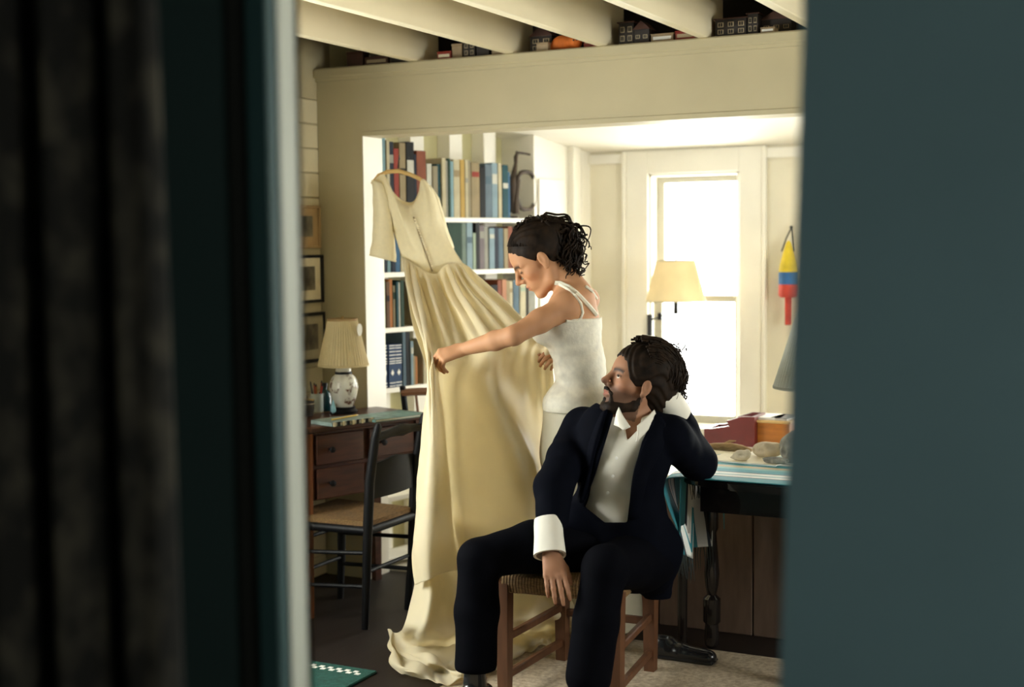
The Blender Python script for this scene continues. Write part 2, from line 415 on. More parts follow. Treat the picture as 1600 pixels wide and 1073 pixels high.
# --- glass
glass = bpy.data.materials.new('window_glass'); glass.use_nodes = True
gn = glass.node_tree; gt = gn.nodes.new('ShaderNodeBsdfTransparent'); gt.inputs[0].default_value = (.95, .97, .96, 1)
gg = gn.nodes.new('ShaderNodeBsdfGlossy'); gg.inputs['Roughness'].default_value = .03; gm = gn.nodes.new('ShaderNodeMixShader'); gm.inputs[0].default_value = .05
gn.links.new(gt.outputs[0], gm.inputs[1]); gn.links.new(gg.outputs[0], gm.inputs[2]); gn.links.new(gm.outputs[0], gn.nodes['Material Output'].inputs['Surface'])
def window(name, W, plane, axis, out, cas=.13):
    """double-hung window: axis 'y' -> wall runs along X; out = +1/-1 outward; room face at plane"""
    root = bpy.data.objects.new(name, None); COL.objects.link(root); root['kind'] = 'structure'; root.empty_display_size = .1
    a0, a1, z0, z1 = W; zm = (z0 + z1) / 2
    def b(mb, p, q, s, t, u, v, bev=.003):
        lo, hi = sorted((plane + out * u, plane + out * v))
        if axis == 'y': mb.box(p, q, lo, hi, s, t, bev=bev)
        else: mb.box(lo, hi, p, q, s, t, bev=bev)
    m = MB(); b(m, a0 - cas, a0, z0 - .02, z1 + cas, -.022, 0); b(m, a1, a1 + cas, z0 - .02, z1 + cas, -.022, 0); b(m, a0, a1, z1, z1 + cas, -.022, 0)
    b(m, a1 + cas, a1 + cas + .02, z0 - .02, z1 + cas, -.034, 0); b(m, a0 - cas - .02, a0 - cas, z0 - .02, z1 + cas, -.034, 0)
    m.build('casing', white, root)
    m = MB(); b(m, a0, a0 + .018, z0, z1, -.005, .12); b(m, a1 - .018, a1, z0, z1, -.005, .12); b(m, a0, a1, z1 - .015, z1, -.005, .12); m.build('jamb', white, root)
    m = MB(); b(m, a0 - cas - .03, a1 + cas + .03, z0 - .045, z0 - .012, -.07, .12); m.build('sill', white, root)
    m = MB(); b(m, a0 - cas, a1 + cas, z0 - .12, z0 - .045, -.018, 0); m.build('apron', white, root)
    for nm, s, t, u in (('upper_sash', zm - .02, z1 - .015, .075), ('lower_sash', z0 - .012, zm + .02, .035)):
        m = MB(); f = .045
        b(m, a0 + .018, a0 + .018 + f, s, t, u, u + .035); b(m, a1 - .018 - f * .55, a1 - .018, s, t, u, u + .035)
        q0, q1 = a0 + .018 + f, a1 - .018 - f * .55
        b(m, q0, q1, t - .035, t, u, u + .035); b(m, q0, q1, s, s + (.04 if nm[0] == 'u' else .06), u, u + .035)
        so = m.build(nm, mat('dimmed_sash_paint', (.36, .34, .27), .5, .06, 6), root)  # sash paint darkened to stand for recess shade against the window glare
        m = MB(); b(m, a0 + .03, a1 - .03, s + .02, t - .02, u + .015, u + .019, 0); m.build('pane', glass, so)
    c = ((a0 + a1) / 2, plane + out * .14, (z0 + z1) / 2) if axis == 'y' else (plane + out * .14, (a0 + a1) / 2, (z0 + z1) / 2)
    portal(name + '_sky_portal', c, a1 - a0, z1 - z0, (0, -out, 0) if axis == 'y' else (-out, 0, 0))
    return root
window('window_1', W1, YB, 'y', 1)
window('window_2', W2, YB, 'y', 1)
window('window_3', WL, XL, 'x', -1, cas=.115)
struct('trim_8', MB().box(XL, XL + .022, 4.86, 4.985, 0, 2.17, bev=.003).box(XL, XL + .03, 4.985, 5.005, 0, 2.17, bev=.003), white)
# --- low boarded wall under the opening, behind the table
kn = bpy.data.objects.new('wall_low', None); COL.objects.link(kn); kn['kind'] = 'structure'
xs = [-2.36, -2.13, PY(1029, 960, 5.2).x, PY(1176, 960, 5.2).x]
while xs[-1] < 1.4: xs.append(min(1.75, xs[-1] + .36))
for p, q in zip(xs, xs[1:]): MB().box(p + .003, q - .003, 5.2, 5.235, 0, .60, bev=.003).build('board', mat('shade_brown_boards', (.16, .105, .075), .6, .2, 5, stretch=(6, 6, 1)), kn)  # cream boards coloured brown for the shade under the table
MB().box(-2.36, 1.75, 5.235, YH + HT, 0, .60).build('wall_core', cream, kn)
MB().box(-2.38, 1.75, 5.18, YH + HT + .02, .60, .63, bev=.004).build('cap', white, kn)
# --- the dark room the camera stands in, and its doorway
XJ = PY(441, 500, YD).x; XR0 = PY(1254, 30, YD); XR1 = PY(1219, 1045, YD)
TJ = PX(466, 500, XJ).y - YD
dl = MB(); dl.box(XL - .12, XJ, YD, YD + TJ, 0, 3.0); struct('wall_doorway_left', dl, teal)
sl = (XR0.x - XR1.x) / (XR0.z - XR1.z); x_at = lambda zz: XR1.x + sl * (zz - XR1.z)
dr = MB(); dr.add([(x_at(0), YD, 0), (1.9, YD, 0), (1.9, YD, 3), (x_at(3), YD, 3)] + [(x_at(0), YD + .07, 0), (1.9, YD + .07, 0), (1.9, YD + .07, 3), (x_at(3), YD + .07, 3)],
                  [(0, 1, 2, 3), (7, 6, 5, 4), (0, 4, 5, 1), (1, 5, 6, 2), (2, 6, 7, 3), (3, 7, 4, 0)])
struct('wall_doorway_right', dr, teal_lit)
struct('wall_bounce_damper', MB().box(x_at(2) + .06, 1.75, YD + .07, YD + .09, 0, 3.0), darkm)  # unseen dark liner added behind the doorway wall to cut bounced light
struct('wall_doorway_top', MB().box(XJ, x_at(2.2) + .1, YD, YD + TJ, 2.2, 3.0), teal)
struct('trim_5', MB().box(PY(407, 500, YD).x, XJ, YD - .022, YD, 0, 2.3, bev=.003), teal_d)
struct('trim_6', MB().box(PY(372, 500, YD).x, PY(407, 500, YD).x, YD - .010, YD, 0, 2.3), recessm)  # strip darkened to stand for the recess shade
jambm = mat('pale_jamb_paint', (.50, .52, .44), .5, .06, 4)
struct('trim_7', MB().box(XJ, XJ + .004, YD - .0, YD + TJ + .012, 0, 2.2).box(XJ - .1, XJ + .004, YD + TJ, YD + TJ + .012, 0, 2.3), jambm)
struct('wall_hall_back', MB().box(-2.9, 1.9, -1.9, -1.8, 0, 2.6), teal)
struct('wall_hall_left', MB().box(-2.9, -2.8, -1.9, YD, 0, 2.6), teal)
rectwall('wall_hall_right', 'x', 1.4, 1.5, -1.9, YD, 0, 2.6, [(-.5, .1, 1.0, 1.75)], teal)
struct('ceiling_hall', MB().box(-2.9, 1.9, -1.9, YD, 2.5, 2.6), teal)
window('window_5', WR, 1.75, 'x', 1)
window('window_6_fill', WA, XA, 'x', 1)  # unseen window added for more light in the alcove
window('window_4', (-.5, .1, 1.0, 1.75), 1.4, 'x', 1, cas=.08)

# ================================================================ FURNITURE AND THINGS
rnd = random.Random(7)
wood_red = mat('old_red_brown_wood', (.072, .023, .012), .42, .35, 6, bump=.1, bscale=40, stretch=(1, 8, 8), coat=.15)
wood_lit = mat('lit_orange_brown_wood', (.24, .085, .030), .45, .25, 6, bump=.1, bscale=40, stretch=(8, 8, 1))  # desk wood at its lit end, daylight put into the orange colour
wood_black = mat('black_painted_wood', (.005, .005, .006), .5, .2, 8, spec=.2)
wood_mid = mat('mid_brown_wood', (.17, .075, .035), .45, .3, 6, stretch=(1, 1, 6))
rushm = mat('woven_rush', (.21, .12, .045), .75, .45, 40, bump=.6, bscale=120, stretch=(1, 6, 6))
black = mat('black_metal', (.012, .012, .012), .4, .1, 8)
brass = mat('dull_brass', (.35, .24, .09), .35, .15, 10, metal=.8)
paper = mat('cream_paper', (.75, .68, .50), .8, .06, 20)
paperw = mat('white_paper', (.80, .79, .74), .8, .04, 20)

# ---- writing desk along the left wall
DZ = .82
A = G(475, 668, DZ); B = PY(661, 650, 5.27); A.z = B.z = 0
de = (B - A).normalized(); dn = Vector((-de.y, de.x, 0)); DL = (B - A).length; DD = .36
desk = thing('writing_desk', 'old red-brown wooden writing desk with drawers against the boarded wall', 'desk', A, math.atan2(de.y, de.x))
MB().box(-.03, DL + .02, -.02, DD, DZ - .028, DZ, bev=.006).build('desk_top', wood_red, desk)
cs = MB(); cs.box(.012, DL - .012, .015, DD - .01, DZ - .32, DZ - .03); cs.build('case', wood_red, desk)
MB().box(-.004, .012, .0, DD - .01, DZ - .33, DZ - .03, bev=.002).build('end_panel', wood_lit, desk)
for i in range(2):
    for j in range(2):
        x0 = .06 + i * (DL - .09) / 2; x1 = x0 + (DL - .15) / 2; z0 = DZ - .315 + j * .145; 
        dr_ = MB().box(x0, x1, -.004, .016, z0, z0 + .13, bev=.004).build('drawer', wood_red, desk)
        MB().lathe([(.0, -.03), (.012, -.028), (.014, -.02), (.006, -.010), (.006, 0)], 12, Matrix.Translation(((x0 + x1) / 2 - .06, -.004, z0 + .065)) @ Matrix.Rotation(-math.pi / 2, 4, 'X')).build('knob', wood_black, dr_, smooth=True)
for x, y, m in ((.018, .02, wood_lit), (DL - .02, .02, wood_red), (.018, DD - .03, wood_red), (DL - .02, DD - .03, wood_red)):
    lg = MB(); lg.add([(x - .024, y - .022, DZ - .03), (x + .024, y - .022, DZ - .03), (x + .024, y + .022, DZ - .03), (x - .024, y + .022, DZ - .03), (x - .017, y - .016, 0), (x + .017, y - .016, 0), (x + .017, y + .016, 0), (x - .017, y + .016, 0)],
                       [(0, 1, 2, 3), (7, 6, 5, 4), (0, 4, 5, 1), (1, 5, 6, 2), (2, 6, 7, 3), (3, 7, 4, 0)])
    lg.build('leg', m, desk)

# ---- black ladder-back chair drawn up to the desk
LP = G(578, 985); RP = G(648, 952)
cm = (LP + RP) / 2; ce = (RP - LP); CW = ce.length; ce.normalize()
ch = thing('ladderback_chair', 'black painted ladder-back chair with rush seat drawn up to the desk', 'chair', cm, math.atan2(ce.y, ce.x))
hw = CW / 2
for s in (-1, 1):
    MB().tube([(s * hw * .94, .03, 0), (s * hw, .012, .22), (s * hw, .0, .44), (s * hw * 1.0, -.012, .62), (s * hw * 1.02, -.045, .80), (s * hw * 1.02, -.06, .85), (s * hw * 1.02, -.062, .862)], [.016, .018, .021, .021, .018, .016, .008], 10).build('back_post', wood_black, ch, smooth=True)
    MB().tube([(s * hw * 1.1, .40, 0), (s * hw * 1.12, .39, .22), (s * hw * 1.12, .385, .445)], [.014, .019, .019], 10).build('leg', wood_black, ch, smooth=True)
tr = MB(); pts = [(x * hw, -.045 - .012 * math.cos(x * 1.4), .80 + .012 * (1 - x * x)) for x in np.linspace(-1, 1, 9)]
tr.tube(pts, [.016, .018, .017, .02, .026, .02, .017, .018, .016], 10); tr.build('top_rail', wood_black, ch, smooth=True)
MB().box(-.03, .03, -.068, -.04, .80, .835, bev=.01).build('carved_boss', wood_black, ch)
def slat(z0, z1, dip, y):
    S = sheet([[(x * hw * .97, y - .02 * (1 - x * x), zz + (dip * (1 - abs(x)) if zz == z1 else 0)) for x in np.linspace(-1, 1, 5)] for zz in (z0, (z0 + z1) / 2, z1)], 21, 5)
    mb = MB(); n = S.shape[0] * S.shape[1]; f = []
    for j in range(4):
        for i in range(20): q = (j * 21 + i, j * 21 + i + 1, (j + 1) * 21 + i + 1, (j + 1) * 21 + i); f.append(q); f.append(tuple(n + t for t in q[::-1]))
    V = [Vector(p) for p in S.reshape(-1, 3)]; V += [p + Vector((0, .012, 0)) for p in V]
    rim = [i for i in range(21)] + [j * 21 + 20 for j in range(1, 5)] + [4 * 21 + i for i in range(19, -1, -1)] + [j * 21 for j in range(3, 0, -1)]
    for a, b in zip(rim, rim[1:] + rim[:1]): f.append((b, a, n + a, n + b))
    return mb.add(V, f)
slat(.545, .685, .02, -.012).build('slat', wood_black, ch, smooth=True)
st = MB(); st.add(*(lambda b: ([b(-1.0, .0), b(1.0, .0), b(1.14, .41), b(-1.14, .41)] + [b(-.98, .0, -.05), b(.98, 0, -.05), b(1.12, .40, -.05), b(-1.12, .40, -.05)] + [b(0, .2, -.012)],
     [(0, 1, 8), (1, 2, 8), (2, 3, 8), (3, 0, 8), (7, 6, 5, 4), (0, 4, 5, 1), (1, 5, 6, 2), (2, 6, 7, 3), (3, 7, 4, 0)]))(lambda x, y, dz=0: (x * hw, y, .452 + dz)))
st.build('rush_seat', rushm, ch)
fr = MB(); fr.tube([(-hw * 1.12, .405, .43), (hw * 1.12, .405, .43)], .022, 10); fr.tube([(-hw, 0, .415), (hw, 0, .415)], .018, 10)
fr.tube([(-hw, 0, .415), (-hw * 1.12, .405, .415)], .018, 10); fr.tube([(hw, 0, .415), (hw * 1.12, .405, .415)], .018, 10)
fr.build('seat_frame', wood_black, ch, smooth=True)
for z in (.16, .30):
    for s in (-1, 1): MB().tube([(s * hw * .97, .02, z + .02), (s * hw * 1.11, .39, z)], .009, 8).build('stretcher', wood_black, ch, smooth=True)
    MB().tube([(-hw * 1.11, .39, z + .03), (hw * 1.11, .39, z + .03)], .009, 8).build('stretcher', wood_black, ch, smooth=True)
MB().tube([(-hw * .97, .018, .24), (hw * .97, .018, .24)], .009, 8).build('stretcher', wood_black, ch, smooth=True)

# ---- spindle-back chair beyond the desk
wp = Vector((-3.1, 5.62, 0))
wc = thing('spindle_chair', 'brown wooden spindle-back chair standing below the bookshelves behind the desk', 'chair', wp, math.radians(5))
MB().box(-.2, .2, -.2, .2, .42, .45, bev=.012).build('seat', wood_mid, wc)
for sx in (-1, 1):
    for sy in (-1, 1): MB().tube([(sx * .20, sy * .20, 0), (sx * .17, sy * .16, .22), (sx * .15, sy * .14, .43)], [.013, .019, .013], 10).build('leg', wood_mid, wc, smooth=True)
    MB().tube([(sx * .165, -.17, .22), (sx * .165, .17, .22)], .009, 8).build('stretcher', wood_mid, wc, smooth=True)
    MB().bar((sx * .185, -.165, .44), (sx * .205, -.235, .925), .028, .02, bev=.004).build('back_post', wood_black, wc)
for i in range(5):
    x = -.125 + i * .0625; MB().tube([(x, -.17, .44), (x * 1.1, -.232, .89)], [.008, .006], 8).build('spindle', wood_mid, wc, smooth=True)
S = [(x, -.232 - .02 * (1 - (x / .2) ** 2) * .6, .895 + .012 * (1 - (x / .2) ** 2)) for x in np.linspace(-.205, .205, 11)]
cr_ = MB(); cr_.tube(S, [.018] * 11, 8); cr_.build('crest_rail', wood_mid, wc, smooth=True)

# ---- rush-seated chair the man sits on (backless here: its seat and legs show)
cA, cC, cB, cD = (-2.125, 4.125), (-1.715, 4.15), (-2.115, 4.585), (-1.765, 4.60)
oak = mat('worn_oak', (.11, .045, .019), .5, .25, 6, stretch=(6, 6, 1))
so = Vector(((cA[0] + cD[0]) / 2, (cA[1] + cD[1]) / 2, 0))
sto = thing('rush_stool', 'brown wooden stool with woven rush seat under the seated man', 'stool', so)
loc = lambda p, z: Vector((p[0] - so.x, p[1] - so.y, z))
for nm, p in (('A', cA), ('B', cB), ('C', cC), ('D', cD)):
    c = loc(p, 0); mb = MB(); mb.add([c + Vector((sx * w, sy * w, z)) for z, w in ((.0065, .019), (.41, .025)) for sx, sy in ((-1, -1), (1, -1), (1, 1), (-1, 1))],
        [(3, 2, 1, 0), (4, 5, 6, 7), (0, 1, 5, 4), (1, 2, 6, 5), (2, 3, 7, 6), (3, 0, 4, 7)]); mb.build('leg', oak, sto)
for p, q, z in ((cA, cB, .075), (cC, cD, .075), (cB, cD, .19), (cA, cB, .21), (cC, cD, .21)):
    MB().bar(loc(p, z), loc(q, z), .022, .028, bev=.004).build('stretcher', oak, sto)
# woven seat: strands wrapped front to back and side to side, four triangles
def woven_seat(corners, z, parent):
    c = sum((Vector((*p, 0)) for p in corners), Vector()) / 4
    mb = MB()
    for a, b in zip(corners, corners[1:] + corners[:1]):
        a = Vector((*a, 0)); b = Vector((*b, 0)); n = int((b - a).length / .011); out = ((a + b) / 2 - c).normalized()
        for i in range(n):
            t = (i + .5) / n; e = a.lerp(b, t); tt = abs(t - .5) * 2
            inn = c.lerp(e, max(.0, tt)) * 1.0
            inn = c + (e - c) * (tt * .98 + .02); 
            pts = [inn + UP * (z + .004 * rnd.random()), e.lerp(inn, .12) + UP * (z + .006), e + out * .016 + UP * (z - .012), e + out * .020 + UP * (z - .035), e + out * .012 + UP * (z - .062), e.lerp(inn, .15) + UP * (z - .068)]
            mb.tube([p - so for p in pts], .0072, 5)
    mb.prism([(p[0] - so.x, p[1] - so.y) for p in corners], z - .06, z - .003)
    return mb.build('woven_rush_seat', rushm, parent, smooth=True)
woven_seat([cA, cC, cD, cB], .445, sto)

# ---- oval dark gateleg table with striped cloth
tabm = mat('black_brown_polished_wood', (.012, .009, .008), .16, .2, 6, coat=.4)
TX0, TX1, TY0, TY1, TZ = -1.70, -.35, 4.50, 5.14, .74
tb = thing('gateleg_table', 'dark polished oval table with turned legs standing by the man', 'table', ((TX0 + TX1) / 2, (TY0 + TY1) / 2, 0))
tcx, tcy = (TX0 + TX1) / 2, (TY0 + TY1) / 2
def oval(sx, sy, n=64, p=3.2):
    o = []
    for k_ in range(n):
        a = 2 * math.pi * k_ / n; c, s = math.cos(a), math.sin(a)
        o.append((sx * math.copysign(abs(c) ** (2 / p), c), sy * math.copysign(abs(s) ** (2 / p), s)))
    return o
hx, hy = (TX1 - TX0) / 2, (TY1 - TY0) / 2
tt_ = MB(); tt_.prism(oval(hx, hy), TZ - .024, TZ - .004); tt_.prism(oval(hx - .008, hy - .008), TZ - .03, TZ); tt_.build('table_top', tabm, tb)
MB().box(-hx + .12, hx - .12, -hy + .12, hy - .12, TZ - .13, TZ - .03).build('apron', tabm, tb)
prof = [(.018, .0065), (.028, .02), (.03, .05), (.026, .10), (.034, .11), (.034, .20), (.018, .215), (.026, .25), (.030, .30), (.024, .38), (.018, .46), (.026, .475), (.026, .56), (.03, .60), (.03, .72)]
for x, y in ((G(1116, 1010).x, G(1116, 1010).y - .03), (-.55, 4.98), (-.55, 4.64), (-1.24, 4.66)):
    MB().lathe(prof, 16, Matrix.Translation((x - tcx, y - tcy, 0))).build('turned_leg', tabm, tb, smooth=True)
MB().tube([(G(1066, 1015).x - tcx, G(1066, 1015).y - tcy, .009), (G(1066, 1015).x - tcx + .02, G(1066, 1015).y - tcy - .04, .71)], [.018, .022], 10).build('gate_leg', tabm, tb, smooth=True)
# cloth: runs along the table, hangs over the left end
teal_c, white_c, navy_c, pale_c = (.035, .25, .30), (.72, .74, .70), (.02, .035, .05), (.20, .42, .42)
sands = (.52, .43, .27)
cl_m = mat_stripes('striped_teal_weave', [(0, teal_c), (.13, navy_c), (.15, white_c), (.21, teal_c), (.23, white_c), (.30, navy_c), (.32, teal_c), (.42, pale_c), (.48, sands), (.55, teal_c), (.64, white_c), (.70, navy_c), (.72, white_c), (.76, teal_c), (.90, white_c), (.93, teal_c)], 1, 1.0)
clo = thing('striped_tablecloth', 'teal and white striped woven runner draped over the dark table end', 'tablecloth', (tcx, tcy, TZ))
yy = np.linspace(TY0 + .03, TY1 - .02, 9)
ctrl = []
for j, y in enumerate(yy):
    t = j / 8; dr0 = -.03 * math.sin(t * 9)
    bulge = .055 * math.sin(t * 8.5 + .6) + .02
    ex = TX0 + .035 + .10 * max(0, .25 - t) + .10 * max(0, t - .8)
    ctrl.append([(TX1 - .06, y, TZ + .004), (-1.0, y, TZ + .004), (ex + .12, y, TZ + .004), (ex, y, TZ + .004), (ex - .05, y + .01, TZ - .02), (ex - .055 + bulge * .3, y + .02, TZ - .10), (ex - .05 + bulge, y + .04 * (1 - t), TZ - .22), (ex - .03 + bulge * 1.1, y + .08 * (1 - t) - .05 * t, TZ - .33)])
S = sheet(ctrl, 60, 60); S[..., 2] = np.maximum(S[..., 2], np.where(S[..., 0] > TX0 + .06, TZ + .003, 0))
grid_obj('cloth', S, cl_m, clo, .003)
fg = MB()
for i in range(0, 60, 1):
    p = Vector(S[i, -1]); q = p + Vector((rnd.uniform(-.012, .012), rnd.uniform(-.012, .012), -.06)); fg.tube([p, (p + q) / 2 + Vector((rnd.uniform(-.006, .006), 0, 0)), q + UP * -.03], [.003, .002, .001], 4)
fo = fg.build('fringe', mat('dark_fringe_yarn', (.04, .05, .05), .9), clo, world=True); fo['kind'] = 'stuff'

# ---- rugs
rug = thing('beige_rug', 'beige looped wool rug under the stool and the dark table', 'rug', (-1.6, 4.2, 0))
MB().box(-.78, .9, -1.0, .74, .0, .006, bev=.002).build('pile', mat('beige_wool', (.42, .34, .24), .95, .3, 60, bump=.8, bscale=180), rug)
gp = G(478, 1034)
rg = thing('green_rug', 'dark green rug with a white checked border by the desk', 'rug', (gp.x, gp.y, 0))
MB().box(-.6, .32, -1.2, .0, 0, .010, bev=.003).build('pile', mat('green_wool', (.012, .07, .055), .95, .3, 60, bump=.6, bscale=150), rg)
wb = MB()
for r_ in range(2):
    for i in range(22): wb.box(-.55 + i * .038 + r_ * .019, -.531 + i * .038 + r_ * .019, -.055 - r_ * .02, -.037 - r_ * .02, .010, .0115)
ob = wb.build('checked_border', paperw, rg); ob['kind'] = 'stuff'

# ---- shoe lying under the table
leather = mat('black_leather', (.012, .012, .013), .22, .2, 20, coat=.5)
sp = G(1072, 1034); f = Field((sp.x - .2, sp.y - .12, -.01), (sp.x + .2, sp.y + .12, .14), .005)
f.chain([(sp.x - .11, sp.y, .035), (sp.x - .02, sp.y, .035), (sp.x + .09, sp.y, .028)], [.033, .033, .03], .02); f.ell((sp.x - .09, sp.y, .06), (.05, .032, .045), k=.02)
f.ell((sp.x - .09, sp.y, .10), (.035, .02, .04), k=.01, op='sub'); f.cut((0, 0, .011), (0, 0, -1))
shoe = thing('leather_shoe', 'empty black leather shoe on the rug under the table edge', 'shoe', (sp.x, sp.y, .01)); f.build('upper', leather, shoe)
MB().box(-.135, .115, -.035, .035, 0.0, .012, bev=.004).build('sole', black, shoe)

# ---- things on the desk
def on_desk(px, Y):
    r = ray(px, 600); return Vector((r.x / r.y * Y, Y, DZ))
lp = on_desk(537, 5.13)
shadem = mat('pleated_cream_shade', (.62, .52, .30), .8, .08, 12, trans=.25)
dlamp = thing('desk_lamp', 'table lamp with pleated cream shade and painted porcelain jar base', 'lamp', lp)
porc = mat('painted_porcelain', (.62, .62, .55), .15, .5, 26, coat=.5, c2=(.70, .70, .64))
cr2 = porc.node_tree.nodes['Color Ramp'].color_ramp
cr2.elements[0].position = .36; cr2.elements[0].color = (.13, .055, .035, 1); cr2.elements[1].position = .44
MB().lathe([(0, 0), (.06, 0), (.062, .012), (.05, .022), (.052, .03), (0, .03)], 24).build('wooden_foot', wood_black, dlamp, smooth=True)
MB().lathe([(.042, .03), (.045, .035), (.058, .075), (.066, .115), (.064, .14), (.052, .165), (.037, .178), (.035, .185), (.036, .2), (.033, .208), (.0, .21)], 28).build('porcelain_jar', porc, dlamp, smooth=True)
MB().lathe([(.0345, .176), (.0385, .18), (.0385, .188), (.0345, .19)], 28).build('neck_band', wood_black, dlamp)
MB().tube([(0, 0, .205), (0, 0, .44)], .006, 8).build('stem', brass, dlamp)
MB().lathe([(.115, .218), (.0665, .425)], 96, pleat=.012).build('pleated_shade', shadem, dlamp)
MB().lathe([(.116, .214), (.117, .222), (.114, .224)], 48).build('shade_trim', shadem, dlamp); MB().lathe([(.068, .42), (.069, .43), (.066, .43)], 48).build('shade_trim', mat('tan_braid', (.30, .19, .08), .8), dlamp)
MB().lathe([(0, 0), (.0155, 0), (.0155, .003), (0, .003)], 20, Matrix.Translation(P(561.5, 515, (lp - O).dot(CF) - .03) - lp) @ Matrix.Rotation(YAW + .9, 4, 'Z') @ Matrix.Rotation(math.pi / 2, 4, 'X') @ Matrix.Scale(1.8, 4, (0, 1, 0))).build('white_tag', paperw, dlamp)

bp = on_desk(476, 4.98)
bk = thing('wicker_pot', 'small dark woven pot tied with string on the desk corner', 'pot', bp)
MB().lathe([(0, 0), (.034, 0), (.04, .03), (.042, .07), (.038, .072), (.036, .01), (0, .01)], 20).build('woven_body', mat('dark_wicker', (.035, .03, .025), .8, .5, 60, bump=.6), bk, smooth=True)
MB().tube([(.043 * math.cos(a), .043 * math.sin(a), .055) for a in np.linspace(0, 6.28, 25)], .002, 5).build('string', paper, bk)
for s in (-1, 1): MB().tube([(s * (.002 + .014 * math.sin(t)), -.044 - .006 * math.sin(t), .052 - .012 * (1 - math.cos(t)) * .6) for t in np.linspace(0, 5.6, 14)], .0018, 5).build('bow_loop', paper, bk)
tg = thing('paper_tag', 'tan paper card lying across the woven pot', 'card', bp + Vector((0, 0, .073)), .5)
MB().box(-.045, .04, -.022, .022, 0, .003, Matrix.Rotation(.12, 4, 'Y')).build('card', mat('tan_card', (.52, .38, .17), .7), tg)
mp_ = on_desk(495, 5.12)
mg = thing('pen_mug', 'pale mug full of red pens beside the desk lamp', 'mug', mp_)
MB().lathe([(0, 0), (.028, 0), (.03, .005), (.03, .085), (.027, .085), (.026, .008), (0, .008)], 24).build('mug_body', mat('pale_glaze', (.55, .62, .60), .25), mg, smooth=True)
MB().tube([(-.03 - .018 * math.sin(t), 0, .045 + .022 * math.cos(t)) for t in np.linspace(0, math.pi, 9)], .004, 6).build('handle', MATS['pale_glaze'], mg, smooth=True)
for i, c in enumerate([(.5, .06, .04), (.55, .12, .04), (.4, .05, .05), (.05, .05, .06), (.45, .16, .03)]):
    a = i * 1.3; pe = thing('pen', ['crimson pen in the pale mug', 'orange-red pen in the pale mug', 'dark red pen in the pale mug', 'black pen in the pale mug', 'brown-orange pencil in the pale mug'][i], 'pen', mp_ + Vector((.012 * math.cos(a), .012 * math.sin(a), .01)))
    MB().tube([(0, 0, 0), (.016 * math.cos(a), .016 * math.sin(a), .11 + .01 * i % .02)], .004, 8).build('barrel', mat('pen_paint_%d' % i, c, .35), pe, smooth=True)
    MB().tube([(.016 * math.cos(a), .016 * math.sin(a), .11 + .01 * i % .02), (.0175 * math.cos(a), .0175 * math.sin(a), .121 + .01 * i % .02)], [.0042, .002], 8).build('cap', black, pe)
cp = on_desk(468, 5.12)
cdd = thing('greeting_card', 'white folded card standing on the desk by the pens', 'card', cp, YAW + .3)
MB().box(-.035, .03, 0, .002, 0, .10, Matrix.Rotation(-.15, 4, 'X')).box(-.035, .03, .04, .042, 0, .10, Matrix.Rotation(.22, 4, 'X')).build('card', paperw, cdd)
ep = on_desk(463, 5.2)
env = thing('letter_rack', 'tall cream letter standing in a small black holder', 'letter', ep, YAW + .1)
MB().box(-.04, .035, 0, .004, .01, .2).build('letter', paper, env); MB().box(-.05, .05, -.03, .03, 0, .014, bev=.003).box(-.05, .05, -.03, -.025, 0, .06).box(-.05, .05, .025, .03, 0, .06).build('holder', black, env)
jp = on_desk(507, 5.16)
jr = thing('dark_bottle', 'dark teal glass bottle beside the porcelain lamp base', 'bottle', jp)
MB().lathe([(0, 0), (.03, 0), (.032, .01), (.032, .07), (.024, .09), (.012, .10), (.012, .12), (.0, .121)], 20).build('glass', mat('dark_teal_glass', (.01, .05, .07), .1, .2, 8, coat=.6), jr, smooth=True)
MB().lathe([(.0145, .113), (.0145, .13), (0, .131)], 14).build('stopper', black, jr, smooth=True)
tp = on_desk(520, 5.06)
ts = thing('blue_figurine', 'small pale blue drop-shaped ornament in front of the lamp base', 'ornament', tp)
MB().lathe([(0, 0), (.012, .0), (.014, .006), (.0, .006)], 14).build('foot', black, ts); MB().lathe([(0, .004), (.012, .012), (.0135, .022), (.010, .037), (.005, .055), (.0, .07)], 14).build('drop', mat('pale_blue_glaze', (.22, .50, .62), .2, coat=.5), ts, smooth=True)
def flatbook(name, label, cat, px, Y, w, l, h, rz, cm_, pm=None, z=DZ):
    p = on_desk(px, Y); p.z = z; o = thing(name, label, cat, p, rz)
    MB().box(-w / 2, w / 2, -l / 2, l / 2, h - .0025, h).box(-w / 2, w / 2, -l / 2, l / 2, 0, .0025).box(-w / 2, -w / 2 + .003, -l / 2, l / 2, 0, h).build('cover', cm_, o)
    MB().box(-w / 2 + .003, w / 2 - .004, -l / 2 + .004, l / 2 - .004, .0025, h - .0025).build('pages', pm or paperw, o)
    return o
dang = math.atan2(de.y, de.x)
m_mat = mat('green_printed_cover', (.15, .27, .25), .5, .4, 30)
flatbook('picture_book', 'large green-grey picture book lying open-edge out on the desk', 'book', 606, 5.07, .30, .19, .012, dang, m_mat)
nb = flatbook('notebook', 'spiral notebook with a black and cream checked edge on the desk', 'notebook', 535, 4.84, .23, .15, .018, dang, mat('grey_green_cover', (.18, .24, .22), .5, .3, 20))
for i in range(9): MB().box(-.11 + i * .025, -.0985 + i * .025, -.078, -.074, .0, .019).build('edge_block', black if i % 2 else paper, nb)
pcl = thing('yellow_pencil', 'yellow pencil lying on the notebook on the desk', 'pencil', on_desk(538, 4.86) + Vector((0, 0, .0215)), dang + .25)
MB().tube([(-.09, 0, 0), (.08, 0, 0)], .0035, 6).build('shaft', mat('yellow_paint', (.65, .45, .04), .4), pcl); MB().tube([(.08, 0, 0), (.098, 0, 0)], [.0035, .0005], 6).build('point', paper, pcl)

